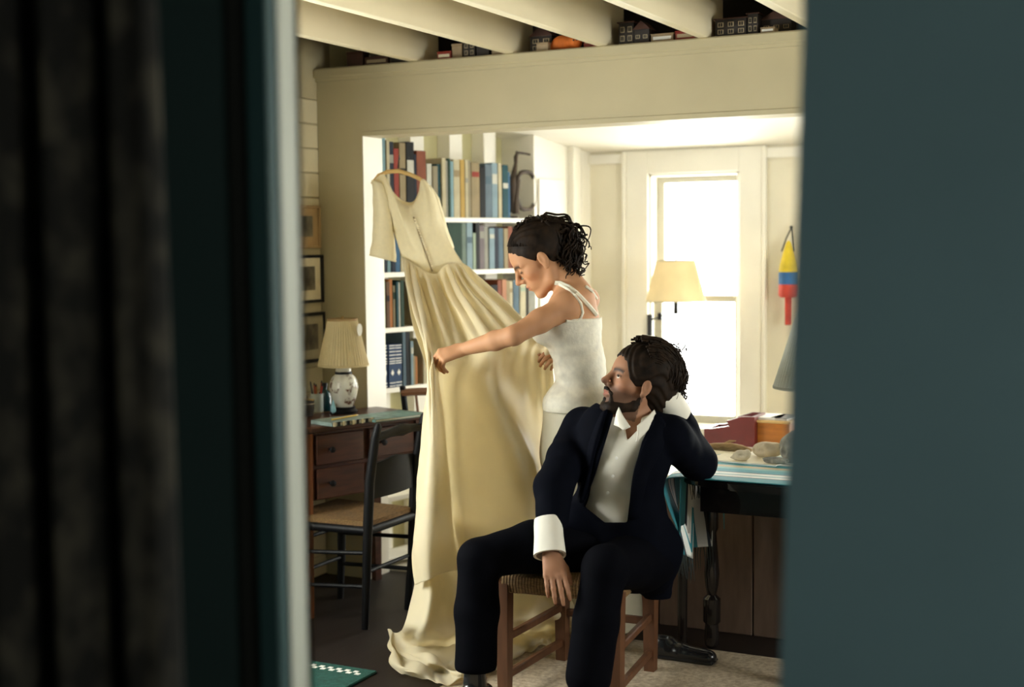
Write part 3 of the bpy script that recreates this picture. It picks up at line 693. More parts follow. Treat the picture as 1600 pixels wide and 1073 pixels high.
# ---- framed pictures on the boarded wall
def frame(label, y0px, y1px, z_top, z_bot, fm, mm, fw, inner, name='framed_print'):
    Y0 = 5.03; Y1 = PX(y1px, 400, XL).y; c = (Y0 + Y1) / 2
    o = thing(name, label, 'picture', (XL + .002, c, z_bot)); h = z_top - z_bot; w = (Y1 - Y0) / 2
    m = MB(); m.box(0, .018, -w, w, 0, fw, bev=.002).box(0, .018, -w, w, h - fw, h, bev=.002).box(0, .018, -w, -w + fw, 0, h).box(0, .018, w - fw, w, 0, h); m.build('frame', fm, o)
    MB().box(.002, .008, -w + fw, w - fw, fw, h - fw).build('mat_board', mm, o)
    a = inner; MB().box(.008, .0095, -w + a, w - a, a, h - a * .9).build('print', mat('grey_landscape_print', (.16, .14, .10), .5, .7, 14), o)
    return o
zz = lambda px, py: PX(px, py, XL).z
frame('small print on a wide tan mount, topmost of three pictures', 468, 497, zz(485, 321), zz(485, 388), mat('tan_mount_wood', (.42, .29, .15), .6), mat('tan_mount', (.45, .31, .16), .7), .012, .055)
frame('black framed print with cream mount, middle of three pictures', 468, 500, zz(485, 398), zz(485, 473), black, paper, .014, .06)
frame('black framed grey print above the desk, lowest of three pictures', 468, 503, zz(485, 488), zz(485, 566), black, mat('grey_mount', (.45, .40, .28), .7), .016, .06)

# ---- alcove: low cupboard under the window with the things on it
CBZ = .66
cb = thing('low_cupboard', 'low cream cupboard under the alcove window behind the table', 'cupboard', (-1.25, 5.98, 0))
MB().box(-.5, .62, -.26, .3, .0, CBZ - .03).build('body', cream, cb); MB().box(-.53, .65, -.29, .32, CBZ - .03, CBZ, bev=.004).build('top', white, cb)
for i in range(2): d_ = MB().box(-.48 + i * .55, .04 + i * .55, -.275, -.26, .06, CBZ - .06, bev=.004).build('door', cream, cb); MB().lathe([(0, -.02), (.012, -.018), (.008, -.006), (.006, 0)], 12, Matrix.Translation((0.0 + i * .12, -.275, .4)) @ Matrix.Rotation(-math.pi / 2, 4, 'X')).build('knob', brass, d_, smooth=True)
redm = mat('dark_red_paint', (.13, .012, .011), .4, .2, 10, coat=.2)
YR = 5.86
r0 = PY(1100, 697, YR); r1 = PY(1179, 697, YR)
rw = r1.x - r0.x; rr_ = thing('red_rack', 'dark red wooden rack with a swooping side under the window', 'rack', ((r0.x + r1.x) / 2, YR, CBZ))
zt = lambda py: PY(1150, py, YR).z - CBZ
prof_ = [(-rw / 2, 0), (rw / 2, 0), (rw / 2, zt(650)), (rw / 2 - .06, zt(650)), (rw / 2 - .13, zt(658)), (0, zt(666)), (-rw / 2 + .04, zt(671)), (-rw / 2, zt(672))]
for yy_ in (0, .16):
    MB().prism(prof_, 0, .014, Matrix.Translation((0, yy_ + .014, 0)) @ Matrix.Rotation(math.pi / 2, 4, 'X')).build('side_board', redm, rr_)
MB().box(rw / 2 - .016, rw / 2, .014, .16, 0, zt(650)).build('end_board', redm, rr_); MB().box(-rw / 2, rw / 2, .014, .16, 0, .014).build('bottom_board', redm, rr_)
MB().box(-rw / 2, -rw / 2 + .016, .014, .16, 0, zt(672)).build('end_board', redm, rr_)
for i, px in enumerate((1160, 1168, 1177)):
    p = PY(px, 650, YR + .08); p.z = CBZ + zt(650); 
    if i < 2: p.x = rr_.location.x + rw / 2 - .05 + i * .02
    else: p.x = rr_.location.x + rw / 2 - .008
# small tray of glass trinkets standing on the window sill behind the rack
tz = W1[2] - .012; tx = PY(1166, 648, YB - .05).x
for i, dx in enumerate((-.03, 0.0, .03)):
    o = thing('glass_trinket', 'tiny clear glass trinket on the window sill above the red rack', 'trinket', (tx + dx, YB - .045, tz), group='glass trinkets on the sill')
    gl_ = mat('greyish_glass', (.45, .43, .36), .08, .2, 12, coat=.8)
    MB().lathe([(0, 0), (.010, 0), (.011, .004), (.004, .008), (.004, .014), (.0, .0145)], 12).build('foot', gl_, o, smooth=True); MB().lathe([(0, .013), (.009, .016), (.012, .024), (.009, .033), (.0, .036)], 12).build('bulb', gl_, o, smooth=True)
ow = mat('bright_orange_wood', (.38, .13, .018), .4, .25, 8, stretch=(1, 6, 6))
b0 = PY(1183, 692, 5.9); b1 = PY(1234, 692, 5.9); bw = b1.x - b0.x; bh = PY(1205, 657, 5.9).z - CBZ
ob_ = thing('wooden_box', 'orange-brown wooden box with papers on top beside the red rack', 'box', ((b0.x + b1.x) / 2, 5.9, CBZ))
MB().box(-bw / 2, bw / 2, 0, .2, 0, bh - .012, bev=.002).build('box_body', ow, ob_); MB().box(-bw / 2 - .006, bw / 2 + .006, -.006, .206, bh - .012, bh, bev=.003).build('lid', mat('pale_pine', (.58, .38, .15), .45), ob_)
for i, (dx, w_, rz_, m_, lb) in enumerate([(-.05, .11, .1, paperw, 'white papers stacked on the orange wooden box'), (.035, .08, -.15, mat('grey_notebook', (.10, .10, .10), .5), 'dark notebook leaning on papers on the orange wooden box')]):
    o = thing('paper_stack' if i == 0 else 'notebook', lb, 'papers' if i == 0 else 'notebook', ob_.location + Vector((dx * .8, .1, bh)), rz_)
    MB().box(-w_ / 2, w_ / 2, -.075, .075, 0, .008).build('sheets', m_ if i == 0 else paperw, o); MB().box(-w_ / 2 - .003, w_ / 2 + .003, -.078, .078, .008, .0105).box(-w_ / 2 - .003, w_ / 2 + .003, -.078, .078, -.0, .001).build('cover', m_, o)

# ---- swing-arm lamp on the window casing
sl_c = PY(1056, 470, YB - .27)
swl = thing('swing_arm_lamp', 'swing-arm wall lamp with cream cone shade in front of the window', 'lamp', (sl_c.x, sl_c.y, sl_c.z))
lampsh = mat('cream_lamp_cloth', (.72, .58, .33), .8, .05, 12, trans=.16)
ux = 1 / 290.
shd = MB(); shd.lathe([(.160, 0), (.104, .215)], 48); shd.build('lamp_shade', lampsh, swl, smooth=True)
MB().lathe([(.1615, -.003), (.1615, .005), (.158, .005)], 48).build('shade_trim', paper, swl); MB().lathe([(.105, .21), (.105, .217), (.102, .217)], 48).build('shade_trim', paper, swl)
MB().tube([(0, 0, -.07), (0, 0, .235)], .006, 8).build('stem', black, swl)
MB().lathe([(.0, .232), (.008, .234), (.006, .244), (0, .25)], 10).build('finial', black, swl)
MB().lathe([(0, -.072), (.013, -.07), (.013, 0.0), (0, 0.002)], 12).build('socket', black, swl)
mt = PY(1016, 505, YB - .03) - sl_c; kn_ = PY(1031, 494, YB - .16) - sl_c
ar = MB(); ar.tube([mt + Vector((0, 0, .02)), kn_ + Vector((0, 0, -.005))], .006, 8); ar.tube([kn_, Vector((0, 0, -.065))], .004, 8); ar.build('arm', black, swl)
MB().tube([kn_ + Vector((0, 0, -.02)), kn_ + Vector((0, 0, .02))], .013, 10).build('knuckle', black, swl)
MB().box(mt.x - .014, mt.x + .014, mt.y - .015, mt.y + .006, mt.z - .07, mt.z + .05, bev=.003).build('wall_plate', black, swl)
MB().tube([kn_, kn_.lerp(Vector((0, 0, -.06)), .4) + Vector((0, 0, -.035)), kn_.lerp(Vector((0, 0, -.06)), .8) + Vector((0, 0, -.005)), (0, 0, -.06)], .0025, 6).build('cord', black, swl)

# ---- lobster-pot buoy on the wall right of the window
bq = PY(1232, 445, YB - .075)
by = thing('lobster_buoy', 'wooden lobster buoy painted yellow, blue and red hanging by a rope', 'buoy', bq)
u = 1 / 293.
yel, blu, rdd = mat('yellow_buoy_paint', (.70, .52, .03), .6, .25, 14, bump=.3, bscale=40), mat('blue_buoy_paint', (.03, .13, .33), .6, .25, 14), mat('red_buoy_paint', (.55, .06, .04), .6, .2, 14)
MB().lathe([(.006, 68 * u), (.016, 64 * u), (.032, 48 * u), (.048, 30 * u), (.054, 20 * u)], 10).build('yellow_cone', yel, by, smooth=True)
MB().lathe([(.054, 20 * u), (.0545, 1 * u)], 10).build('blue_band', blu, by, smooth=True)
MB().lathe([(.0545, 1 * u), (.054, -16 * u), (.045, -19 * u), (0, -19 * u)], 10).build('red_band', rdd, by, smooth=True)
MB().box(-.016, .016, -.016, .016, -62 * u, -17 * u, bev=.004).build('red_handle', rdd, by)
rp_ = MB()
for s in (-1, 1): rp_.tube([(s * .034, -.012, 52 * u), (s * .018, .02, 72 * u), (s * .003, .055, 86 * u), (s * .002, .06, 90 * u)], .004, 6)
rp_.build('rope', mat('dark_rope', (.05, .05, .04), .8), by, smooth=True)
MB().lathe([(0, 0), (.007, 0), (.008, -.012), (.004, -.014), (.004, -.03)], 10, Matrix.Translation((0, .045, 89 * u)) @ Matrix.Rotation(math.pi / 2, 4, 'X')).build('peg', black, by, smooth=True)

# ---- things on the dark table
lq = G(1281, 742, TZ + .003)
tl = thing('table_lamp', 'table lamp with pleated grey shade on the dark oval table', 'lamp', lq)
sA = P(1208, 602, (lq - O).dot(CF)); rB = (P(1281, 602, (lq - O).dot(CF)) - sA).length; zS = sA.z - lq.z
MB().lathe([(rB, zS - .01), (rB * .42, zS + .30)], 120, pleat=.010).build('pleated_shade', mat('grey_pleated_shade', (.55, .56, .50), .8, .08, 12, trans=.4), tl)
MB().lathe([(rB * 1.01, zS - .014), (rB * 1.01, zS - .004)], 60).build('shade_trim', MATS['grey_pleated_shade'], tl)
MB().lathe([(0, 0), (.07, 0), (.072, .012), (.03, .03), (.03, .05), (.055, .10), (.06, .14), (.04, .19), (.018, .21), (.012, .23), (0, .23)], 24).build('jar_base', mat('blue_grey_glaze', (.16, .22, .26), .2, coat=.5), tl, smooth=True)
MB().tube([(0, 0, .22), (0, 0, zS + .3)], .006, 8).build('stem', brass, tl)
def rock(name, label, cat, px, py, r, m, seed, amp=.3, z=TZ + .004, squash=1.0):
    g = G(px, py, z); rs = random.Random(seed)
    f = Field((g.x - r[0] * 1.7, g.y - r[1] * 1.7, z - .005), (g.x + r[0] * 1.7, g.y + r[1] * 1.7, z + r[2] * 2.6), max(r) / 18)
    f.ell((g.x, g.y, z + r[2] * .8), r, k=.01)
    for i in range(9):
        a = rs.uniform(0, 6.28); b = rs.uniform(-.4, .9); q = .62
        f.ell((g.x + r[0] * q * math.cos(a), g.y + r[1] * q * math.sin(a), z + r[2] * (.8 + .6 * b)), [t * rs.uniform(.3, .55) for t in r], k=.006)
    for i in range(14):
        a = rs.uniform(0, 6.28); b = rs.uniform(-.3, 1.0)
        f.ell((g.x + r[0] * 1.08 * math.cos(a), g.y + r[1] * 1.08 * math.sin(a), z + r[2] * (.8 + .8 * b)), [t * amp * rs.uniform(.6, 1.1) for t in r], k=.006, op='sub')
    f.cut((0, 0, z + .0005), (0, 0, -1))
    o = thing(name, label, cat, (g.x, g.y, z)); f.build('body', m, o); return o
stonem = mat('pale_fossil_stone', (.58, .50, .36), .8, .3, 20, bump=.6, bscale=60); coralm = mat('grey_coral', (.24, .23, .19), .85, .4, 30, bump=.8, bscale=80)
wbk = thing('white_magazines', 'thin stack of white magazines beneath the shells on the table', 'magazines', G(1150, 722, TZ + .004), -.1)
MB().box(-.11, .17, -.03, .15, 0, .006).build('pages', paperw, wbk); MB().box(-.112, .172, -.032, .152, .006, .0075).build('cover', paper, wbk)
ZM = TZ + .012
rock('fossil_rock', 'cream knobbly fossil stone lying on the white magazines', 'stone', 1198, 713, (.058, .035, .032), stonem, 3, z=ZM)
rock('coral_lump', 'grey weathered coral lump leaning beside the pale stone', 'coral', 1242, 722, (.055, .05, .065), coralm, 11, .4)
rock('broken_coral', 'flat grey broken coral piece in front of the pale stone', 'coral', 1213, 724, (.05, .018, .014), coralm, 19, .4, z=ZM)
g_ = G(1158, 719, ZM); f = Field((g_.x - .07, g_.y - .06, ZM - .005), (g_.x + .07, g_.y + .06, ZM + .08), .003)
f.ell((g_.x, g_.y, ZM + .018), (.032, .022, .022), k=.01); f.ell((g_.x + .025, g_.y, ZM + .028), (.013, .013, .016), k=.01); f.cone((g_.x - .02, g_.y, ZM + .012), (g_.x - .04, g_.y - .005, ZM + .010), .010, .003, .008)
f.ell((g_.x + .008, g_.y - .022, ZM + .022), (.012, .008, .006), k=.004, op='sub'); f.cut((0, 0, ZM + .0005), (0, 0, -1))
shl = thing('whelk_shell', 'small pale whelk shell at the edge of the magazines', 'shell', g_); f.build('body', stonem, shl)
dw = thing('driftwood', 'long tan piece of driftwood lying behind the shell', 'driftwood', G(1140, 706, TZ + .004)); 
MB().tube([(-.13, .0, .014), (-.06, .004, .018), (0, -.004, .020), (.05, .002, .017), (.09, 0, .012)], [.008, .015, .018, .014, .006], 10).build('stick', mat('driftwood_tan', (.42, .28, .14), .8, .4, 20, bump=.5, stretch=(1, 6, 6)), dw, smooth=True)
MB().tube([(-.02, .0, .03), (.0, .004, .042), (.025, .002, .046)], [.007, .006, .002], 8).build('twig', MATS['driftwood_tan'], dw, smooth=True)

# ---- curtain in the dark room, left
curm = mat('dark_patterned_curtain', (.028, .026, .018), .85, .6, 24, c2=(.062, .054, .036), bump=.4, bscale=80, stretch=(1, 1, .6))
crm = curm.node_tree.nodes['Color Ramp'].color_ramp; crm.elements[0].position = .45; crm.elements[1].position = .66
cx0, cx1 = PY(-60, 500, 1.32).x, PY(252, 500, 1.32).x
cu = thing('curtain', 'dark patterned curtain hanging beside the doorway', 'curtain', ((cx0 + cx1) / 2, 1.32, 0))
NU = 140; S = np.zeros((24, NU, 3))
for j in range(24):
    t = j / 23
    for i in range(NU):
        q = i / (NU - 1); S[j, i] = (cx0 + (cx1 - cx0) * q + .012 * t * (q), 1.32 + (.022 + .012 * t) * math.sin(q * 19 + .5 * math.sin(3 * t)) + .008 * math.sin(q * 43 + t), 2.4 * (1 - t) + .02)
grid_obj('cloth_panel', S, curm, cu, .002)
MB().tube([(-.5 - (cx1 - cx0) / 2, 0, 2.43), ((cx1 - cx0) / 2 + .06, 0, 2.43)], .012, 10).build('rod', black, cu)

# ================================================================ BOOKSHELVES AND BOOKS
bc = thing('built_in_bookcase', 'white built-in bookshelves filled with books behind the hanging dress', 'bookcase', AS, math.atan2(AD.y, AD.x))
zsh = lambda px, py: PL(px, py, AS, AN).z
SH = [zsh(740, 340), zsh(720, 422), zsh(640, 510), zsh(630, 604), .36, .06]
v0s, v1s = .012, VEND + .01
for i, z in enumerate(SH):
    MB().box(v0s, v1s, 0.005, .158, z - .024, z, bev=.002).build('shelf', white, bc)
MB().box(v0s - .012, v0s, .0, .158, 0, 2.3).build('upright', white, bc)
for i in range(4):
    x = v0s + .33 + .02 * i; MB().box(x, x + .022, .012, .158, SH[i + 1], SH[i] - .024).build('upright', white, bc) if i < 0 else None
# a book: cover boards + spine, page block, and a title band on the spine
CLR = dict(teal=(.02, .09, .11), sky=(.28, .46, .52), cream=(.66, .58, .38), navy=(.015, .022, .04), red=(.36, .05, .03), tan=(.40, .31, .17), black=(.012, .012, .013), rust=(.30, .085, .04), white=(.72, .70, .60), gtan=(.36, .31, .20),
    dgreen=(.02, .06, .035), blue=(.05, .15, .28), orange=(.55, .20, .05), yellow=(.62, .40, .10), gblue=(.17, .23, .28), brown=(.16, .085, .045), ggreen=(.20, .27, .22), pgreen=(.42, .52, .38), mauve=(.22, .18, .19), grey=(.38, .37, .31), lblue=(.30, .42, .48), salmon=(.60, .27, .15), slate=(.12, .19, .24), royal=(.035, .075, .17))
CN = dict(teal='dark teal', sky='sky blue', cream='cream', navy='navy', red='red', tan='tan', black='black', rust='rust brown', white='white', gtan='greyish tan', dgreen='dark green', blue='blue', orange='orange', yellow='mustard yellow', gblue='grey-blue', brown='brown', ggreen='grey-green', pgreen='pale green', mauve='mauve grey', grey='pale grey', lblue='light blue', salmon='salmon', slate='slate blue', royal='royal blue')
ORD = 'first second third fourth fifth sixth seventh eighth ninth tenth eleventh twelfth thirteenth fourteenth fifteenth sixteenth seventeenth eighteenth nineteenth twentieth twenty-first twenty-second twenty-third twenty-fourth twenty-fifth twenty-sixth twenty-seventh twenty-eighth twenty-ninth thirtieth'.split()
def book(v0, v1, z, h, c, label, group, lean=0.0, band=None, depth=.15, orn=False):
    w = v1 - v0; inset = .008 + rnd.random() * .010
    o = thing('book', label, 'book', AS + AD * v0 - AN * inset + UP * z, math.atan2(AD.y, AD.x), group)
    if lean: o.rotation_euler = Euler((0, lean, math.atan2(AD.y, AD.x)))
    m = mat('book_' + c, [q * .6 for q in CLR[c]], .65, .15, 12, spec=.2); t = min(.003, w * .2); d = min(depth, .135)
    mb = MB(); mb.box(0, w, 0, t, 0, h, bev=min(.0015, w * .1)); mb.box(0, t, t, d, 0, h); mb.box(w - t, w, t, d, 0, h)
    mb.build('cover', m, o)
    MB().box(t, w - t, t, d - .004, .003, h - .004).build('pages', paper, o)
    if band:
        bm_ = mat('book_' + band, [q * .6 for q in CLR[band]], .65, .15, 12, spec=.2)
        a = rnd.uniform(.55, .75); b = MB(); b.box(w * .08, w * .92, -.0012, 0, h * a, h * (a + rnd.uniform(.08, .2)))
        b.build('title_band', bm_, o)
    if orn:
        b = MB()
        for q in (.03, .10, .55, .60, .66, .74, .82, .90, .96): b.box(w * .1, w * .9, -.0012, 0, h * q, h * (q + .018))
        b.build('gilt_bands', paperw, o)
        dm = MB(); dm.add([(w * .5, -.0015, h * .27), (w * .72, -.0015, h * .34), (w * .5, -.0015, h * .42), (w * .28, -.0015, h * .34)], [(0, 1, 2, 3)]); dm.build('diamond', paperw, o)
    return o
Z3 = lambda x: 440 + x / 3.975
Y3 = lambda y: 190 + y / 3.975
Z4 = lambda x: 440 + x / 5.365
Z7 = lambda x: 740 + x / 4.127
R1 = [(Z3(a), Z3(b), Y3(t), c, bd) for a, b, t, c, bd in [(612, 640, 105, 'teal', None), (640, 664, 100, 'sky', None), (666, 684, 115, 'cream', None), (684, 716, 122, 'navy', 'grey'), (716, 748, 165, 'red', None), (750, 788, 130, 'tan', 'black'), (790, 838, 125, 'black', 'white'), (842, 857, 200, 'navy', None), (858, 916, 180, 'rust', None),
    (920, 952, 260, 'white', None), (954, 984, 275, 'gtan', None), (985, 1006, 262, 'teal', None), (1008, 1032, 225, 'cream', None), (1033, 1044, 240, 'grey', None), (1045, 1060, 228, 'dgreen', None), (1061, 1080, 245, 'sky', None), (1081, 1120, 235, 'cream', 'tan'), (1122, 1148, 235, 'yellow', None), (1150, 1168, 235, 'cream', 'grey'), (1169, 1190, 238, 'gtan', None), (1192, 1244, 252, 'tan', 'red'), (1246, 1280, 280, 'black', None), (1281, 1322, 262, 'gblue', 'slate'), (1324, 1360, 255, 'lblue', 'white'), (1361, 1383, 258, 'cream', None), (1385, 1420, 268, 'teal', 'white'), (1421, 1436, 310, 'blue', None)]]
R2 = [(Z3(a), Z3(b), Y3(t), c, bd) for a, b, t, c, bd in [(612, 640, 660, 'tan', None), (640, 668, 640, 'navy', None), (670, 690, 650, 'sky', None), (690, 716, 655, 'navy', None), (718, 746, 668, 'blue', None), (750, 790, 640, 'cream', None), (792, 850, 650, 'brown', None), (855, 900, 640, 'slate', None), (905, 960, 650, 'tan', None), (965, 1000, 650, 'ggreen', None), (1002, 1040, 655, 'black', None),
    (1045, 1130, 622, 'dgreen', None), (1131, 1158, 628, 'ggreen', None), (1160, 1196, 626, 'lblue', 'slate'), (1197, 1215, 690, 'pgreen', None), (1216, 1240, 624, 'black', None), (1241, 1272, 642, 'mauve', 'grey'), (1274, 1300, 655, 'grey', None), (1301, 1334, 660, 'lblue', 'white'), (1336, 1360, 655, 'navy', None), (1361, 1392, 660, 'slate', None), (1394, 1420, 662, 'tan', None), (1422, 1450, 650, 'rust', None), (1452, 1490, 655, 'black', None), (1492, 1530, 650, 'gblue', None), (1532, 1560, 660, 'cream', None)]]
R3 = [(Z4(a), Z4(b), t, c, bd) for a, b, t, c, bd in [(848, 862, 437, 'dgreen', None), (863, 884, 438, 'pgreen', None), (886, 914, 440, 'brown', 'black'), (915, 946, 436, 'orange', None), (947, 968, 446, 'gtan', 'dgreen'), (970, 990, 440, 'teal', None), (991, 1010, 441, 'white', None), (1011, 1040, 438, 'dgreen', None)]]
R3 += [(x, x + 10 + (i * 7 % 5), 440 + (i * 11 % 9), c, None) for i, (x, c) in enumerate(zip(np.arange(655, 750, 14), ['tan', 'navy', 'cream', 'rust', 'slate', 'black', 'gtan']))]
R3 += [(Z7(a), Z7(b), 300 + t / 4.127, c, bd) for a, b, t, c, bd in [(72, 118, 600, 'black', None), (120, 163, 598, 'black', 'grey'), (165, 189, 568, 'rust', None), (190, 219, 563, 'salmon', None), (220, 244, 570, 'tan', None), (245, 265, 572, 'cream', 'tan'), (266, 304, 566, 'slate', None), (306, 344, 575, 'cream', 'pgreen'), (346, 362, 600, 'black', None), (364, 410, 610, 'grey', None)]]
R4 = [(Z4(a), Z4(b), t, c, bd) for a, b, t, c, bd in [(852, 901, 538.5, 'royal', 'orn'), (903, 961, 538.0, 'royal', 'orn'), (963, 1024, 537.5, 'royal', 'orn'), (1026, 1052, 517, 'slate', None), (1053, 1086, 519, 'black', None), (1088, 1110, 533, 'lblue', 'white'), (1112, 1134, 556, 'tan', None), (1135, 1153, 557, 'orange', None)]]
R4 += [(x, x + 12, 530 + (i * 13 % 14), c, None) for i, (x, c) in enumerate(zip(np.arange(662, 835, 14), ['cream', 'navy', 'rust', 'ggreen', 'tan', 'black', 'blue', 'gtan', 'red', 'cream', 'teal', 'grey']))]
RN = ['top', 'second', 'third', 'fourth']
for r, row in enumerate((R1, R2, R3, R4)):
    z = SH[r]; last = v0s + .002
    for i, (x0, x1, yt, c, bd) in enumerate(row):
        ym = (yt + 400) / 2
        a = max(last + .0008, on_shelf(x0, ym, 0)); b = on_shelf(x1, ym, 0)
        if b - a < .008: b = a + .008
        if b > v1s - .004: break
        zt_ = PL((x0 + x1) / 2, yt, AS, AN).z; h = max(.1, zt_ - z)
        sz = 'tall' if h > .27 else ('small' if h < .19 else ('thick' if b - a > .055 else 'medium'))
        lab = '%s %s %s, %s from the white pillar on the %s bookshelf' % (sz, CN[c], 'ornamented volume' if bd == 'orn' else 'book', ORD[i], RN[r])
        book(a, b, z, h, c, lab, 'books on the %s shelf' % RN[r], 0, None if bd == 'orn' else bd, .13 + .02 * rnd.random(), bd == 'orn')
        last = b
# a box lying across the books, and a white label card
# carved shorebird and wooden loop handle at the shelf end
dk = mat('dark_driftwood', (.055, .035, .022), .6, .3, 12)
def shp(px, py, off=.06): return PL(px, py, AS - AN * off, AN)
bd_ = shp(803, 338, .05); bird = thing('shorebird_carving', 'carved wooden shorebird with a long thin bill on the top shelf', 'carving', Vector((bd_.x, bd_.y, SH[0])))
bp_ = [shp(x, y, .05) for x, y in ((801, 332), (800, 312), (800, 290), (803, 272), (806, 255), (806, 245), (808, 240))]
MB().tube(bp_, [.02, .028, .026, .016, .010, .012, .009], 10).build('body', dk, bird, world=True, smooth=True)
MB().tube([shp(807, 238, .05), shp(822, 240, .05), shp(834, 243, .045)], [.008, .006, .003], 8).build('bill', dk, bird, world=True, smooth=True)
MB().lathe([(0, 0), (.026, 0), (.026, .012), (0, .012)], 16).build('stand', dk, bird)
hd = shp(817, 338, .03); lpz = thing('wooden_loop', 'dark wooden tool with an oval loop handle at the shelf end', 'tool', Vector((hd.x, hd.y, SH[0])))
ctr = shp(822, 298, .03); rxl = abs((shp(836, 298, .03) - shp(808, 298, .03)).length) / 2; rzl = (shp(822, 268, .03) - shp(822, 327, .03)).length / 2
pts = []
for t in np.linspace(0, 2 * math.pi, 33):
    cx_, sx_ = math.cos(t), math.sin(t); pts.append(ctr + AD * rxl * math.copysign(abs(cx_) ** .7, cx_) + UP * rzl * math.copysign(abs(sx_) ** .7, sx_))
MB().tube(pts, .011, 8, cap=False).build('loop', dk, lpz, world=True, smooth=True)
MB().tube([shp(810, 280, .03), shp(806, 310, .03), shp(806, 334, .03)], [.012, .018, .02], 8).build('block', dk, lpz, world=True, smooth=True)
# flat volumes lying on the standing row near the woman's head
fb = thing('flat_book', 'brown book lying flat under the top shelf board', 'book', AS + AD * (on_shelf(800)) - AN * .02 + UP * (SH[1] + .215), math.atan2(AD.y, AD.x))
bpy.data.objects.remove(fb)

# ---- things on top of the header, between the joists
ZL = ZT + .001
dkp = mat('dark_toy_paint', (.022, .016, .013), .6, .4, 20); linep = mat('cream_lines', (.42, .34, .22), .7)
dkb = mat('dark_brown_tin', (.06, .022, .014), .5, .4, 14)
def toyhouse(label, px0, px1, ytop, Yp, gable):
    a = PY(px0, 80, Yp); b = PY(px1, 80, Yp); w = b.x - a.x; h = PY((px0 + px1) / 2, ytop, Yp).z - ZL
    o = thing('toy_house', label, 'toy house', ((a.x + b.x) / 2, Yp, ZL), group='toy houses on the header')
    hb = h * (.62 if gable else .95)
    MB().box(-w / 2, w / 2, 0, .07, 0, hb).build('walls', dkp, o)
    if gable: MB().prism([(-w / 2 - .006, hb), (w / 2 + .006, hb), (0, h)], -.076, .006, Matrix.Rotation(math.pi / 2, 4, 'X')).build('roof', dkb, o)
    else: MB().box(-w / 2 - .006, w / 2 + .006, -.006, .076, hb, h).build('roof', dkb, o)
    nw = max(2, int(w / .04))
    for i in range(nw):
        x = -w / 2 + (i + .5) * w / nw
        for zc in ([.5] if hb < .07 else [.3, .7]):
            ww, wh_ = w / nw * .28, hb * .13
            fo_ = MB().box(x - ww, x + ww, -.002, 0, hb * zc - wh_, hb * zc + wh_).build('window', linep, o)
            MB().box(x - ww * .7, x - ww * .1, -.003, -.0015, hb * zc - wh_ * .75, hb * zc + wh_ * .75).box(x + ww * .1, x + ww * .7, -.003, -.0015, hb * zc - wh_ * .75, hb * zc + wh_ * .75).build('pane', black, fo_)
    return o
def tin(label, px0, px1, ytop, Yp, m, band=None):
    a = PY(px0, 80, Yp); b = PY(px1, 80, Yp); w = b.x - a.x; h = PY((px0 + px1) / 2, ytop, Yp).z - ZL
    o = thing('tin_box', label, 'tin', ((a.x + b.x) / 2, Yp, ZL), group='tins on the header')
    MB().box(-w / 2, w / 2, 0, .06, 0, h * .85, bev=.002).build('tin_body', m, o); MB().box(-w / 2 - .002, w / 2 + .002, -.002, .062, h * .85, h, bev=.002).build('lid', m, o)
    if band: MB().box(-w * .4, w * .4, -.0015, 0, h * .3, h * .65).build('paper_band', band, o)
    return o
YS = YH + .02
redtin = mat('red_tin', (.24, .03, .02), .4); tantin = mat('tan_tin', (.33, .24, .14), .5, .3, 14)
tin('dark brown tin nearest the boarded wall on the header ledge', 541, 566, 80, YS, dkb)
tin('low brown tin with cream band beside the dark tin on the ledge', 569, 606, 88, YS, dkb, linep)
tin('small dark tin ending the first row under the joist', 609, 640, 84, YS, dkp)
tin('red tin with a pale paper band on the header ledge', 683, 704, 80, YS, redtin, paper)
tin('tall tan tin behind the red one on the header ledge', 706, 722, 68, YS + .01, tantin)
toyhouse('dark toy house with flat roof between tan tins on the ledge', 724, 742, 62, YS, False)
tin('black tin beside the flat-roofed toy house', 744, 764, 58, YS, dkp)
tin('low tan tin under the second joist on the ledge', 768, 790, 72, YS, tantin, linep)
toyhouse('dark gabled toy house left of the orange animal', 829, 862, 40, YS + .03, True)
tin('pale tin in front of the orange animal', 838, 856, 66, YS - .018, tantin)
oq = PY(886, 68, YS + .03); f = Field((oq.x - .12, YS - .04, ZL - .01), (oq.x + .13, YS + .12, ZL + .12), .004)
f.ell((oq.x - .015, YS + .03, ZL + .035), (.055, .03, .034), k=.015); f.ell((oq.x + .045, YS + .02, ZL + .032), (.03, .026, .028), k=.012); f.cone((oq.x - .05, YS + .03, ZL + .03), (oq.x - .075, YS + .02, ZL + .012), .018, .012, .012)
f.cone((oq.x + .04, YS + .02, ZL + .05), (oq.x + .035, YS + .02, ZL + .066), .008, .003, .006); f.cone((oq.x + .055, YS + .02, ZL + .05), (oq.x + .06, YS + .02, ZL + .064), .008, .003, .006); f.cut((0, 0, ZL + .0005), (0, 0, -1))
ol = thing('orange_toy_animal', 'bright orange lumpy toy animal crouching on the header ledge', 'toy', (oq.x, YS + .03, ZL)); f.build('body', mat('orange_plush', (.62, .15, .02), .8, .25, 20, bump=.5), ol)
for s in (-.008, .008): MB().lathe([(0, 0), (.004, .001), (.003, .004), (0, .005)], 8, Matrix.Translation((.055 + s, -.037, .038)) @ Matrix.Rotation(math.pi / 2, 4, 'X')).build('eye', black, ol)
tin('red-brown tin right of the orange animal', 912, 936, 50, YS, redtin, linep)
toyhouse('dark long toy house at the joist beside the gabled barn', 967, 990, 34, YS, False)
toyhouse('dark gabled toy barn with arched front on the ledge', 991, 1014, 32, YS, True)
tin('pale long tin right of the toy barn', 1017, 1052, 52, YS, tantin, paperw)
tin('dark red tin beside the pale long tin', 1055, 1085, 47, YS, redtin, linep)
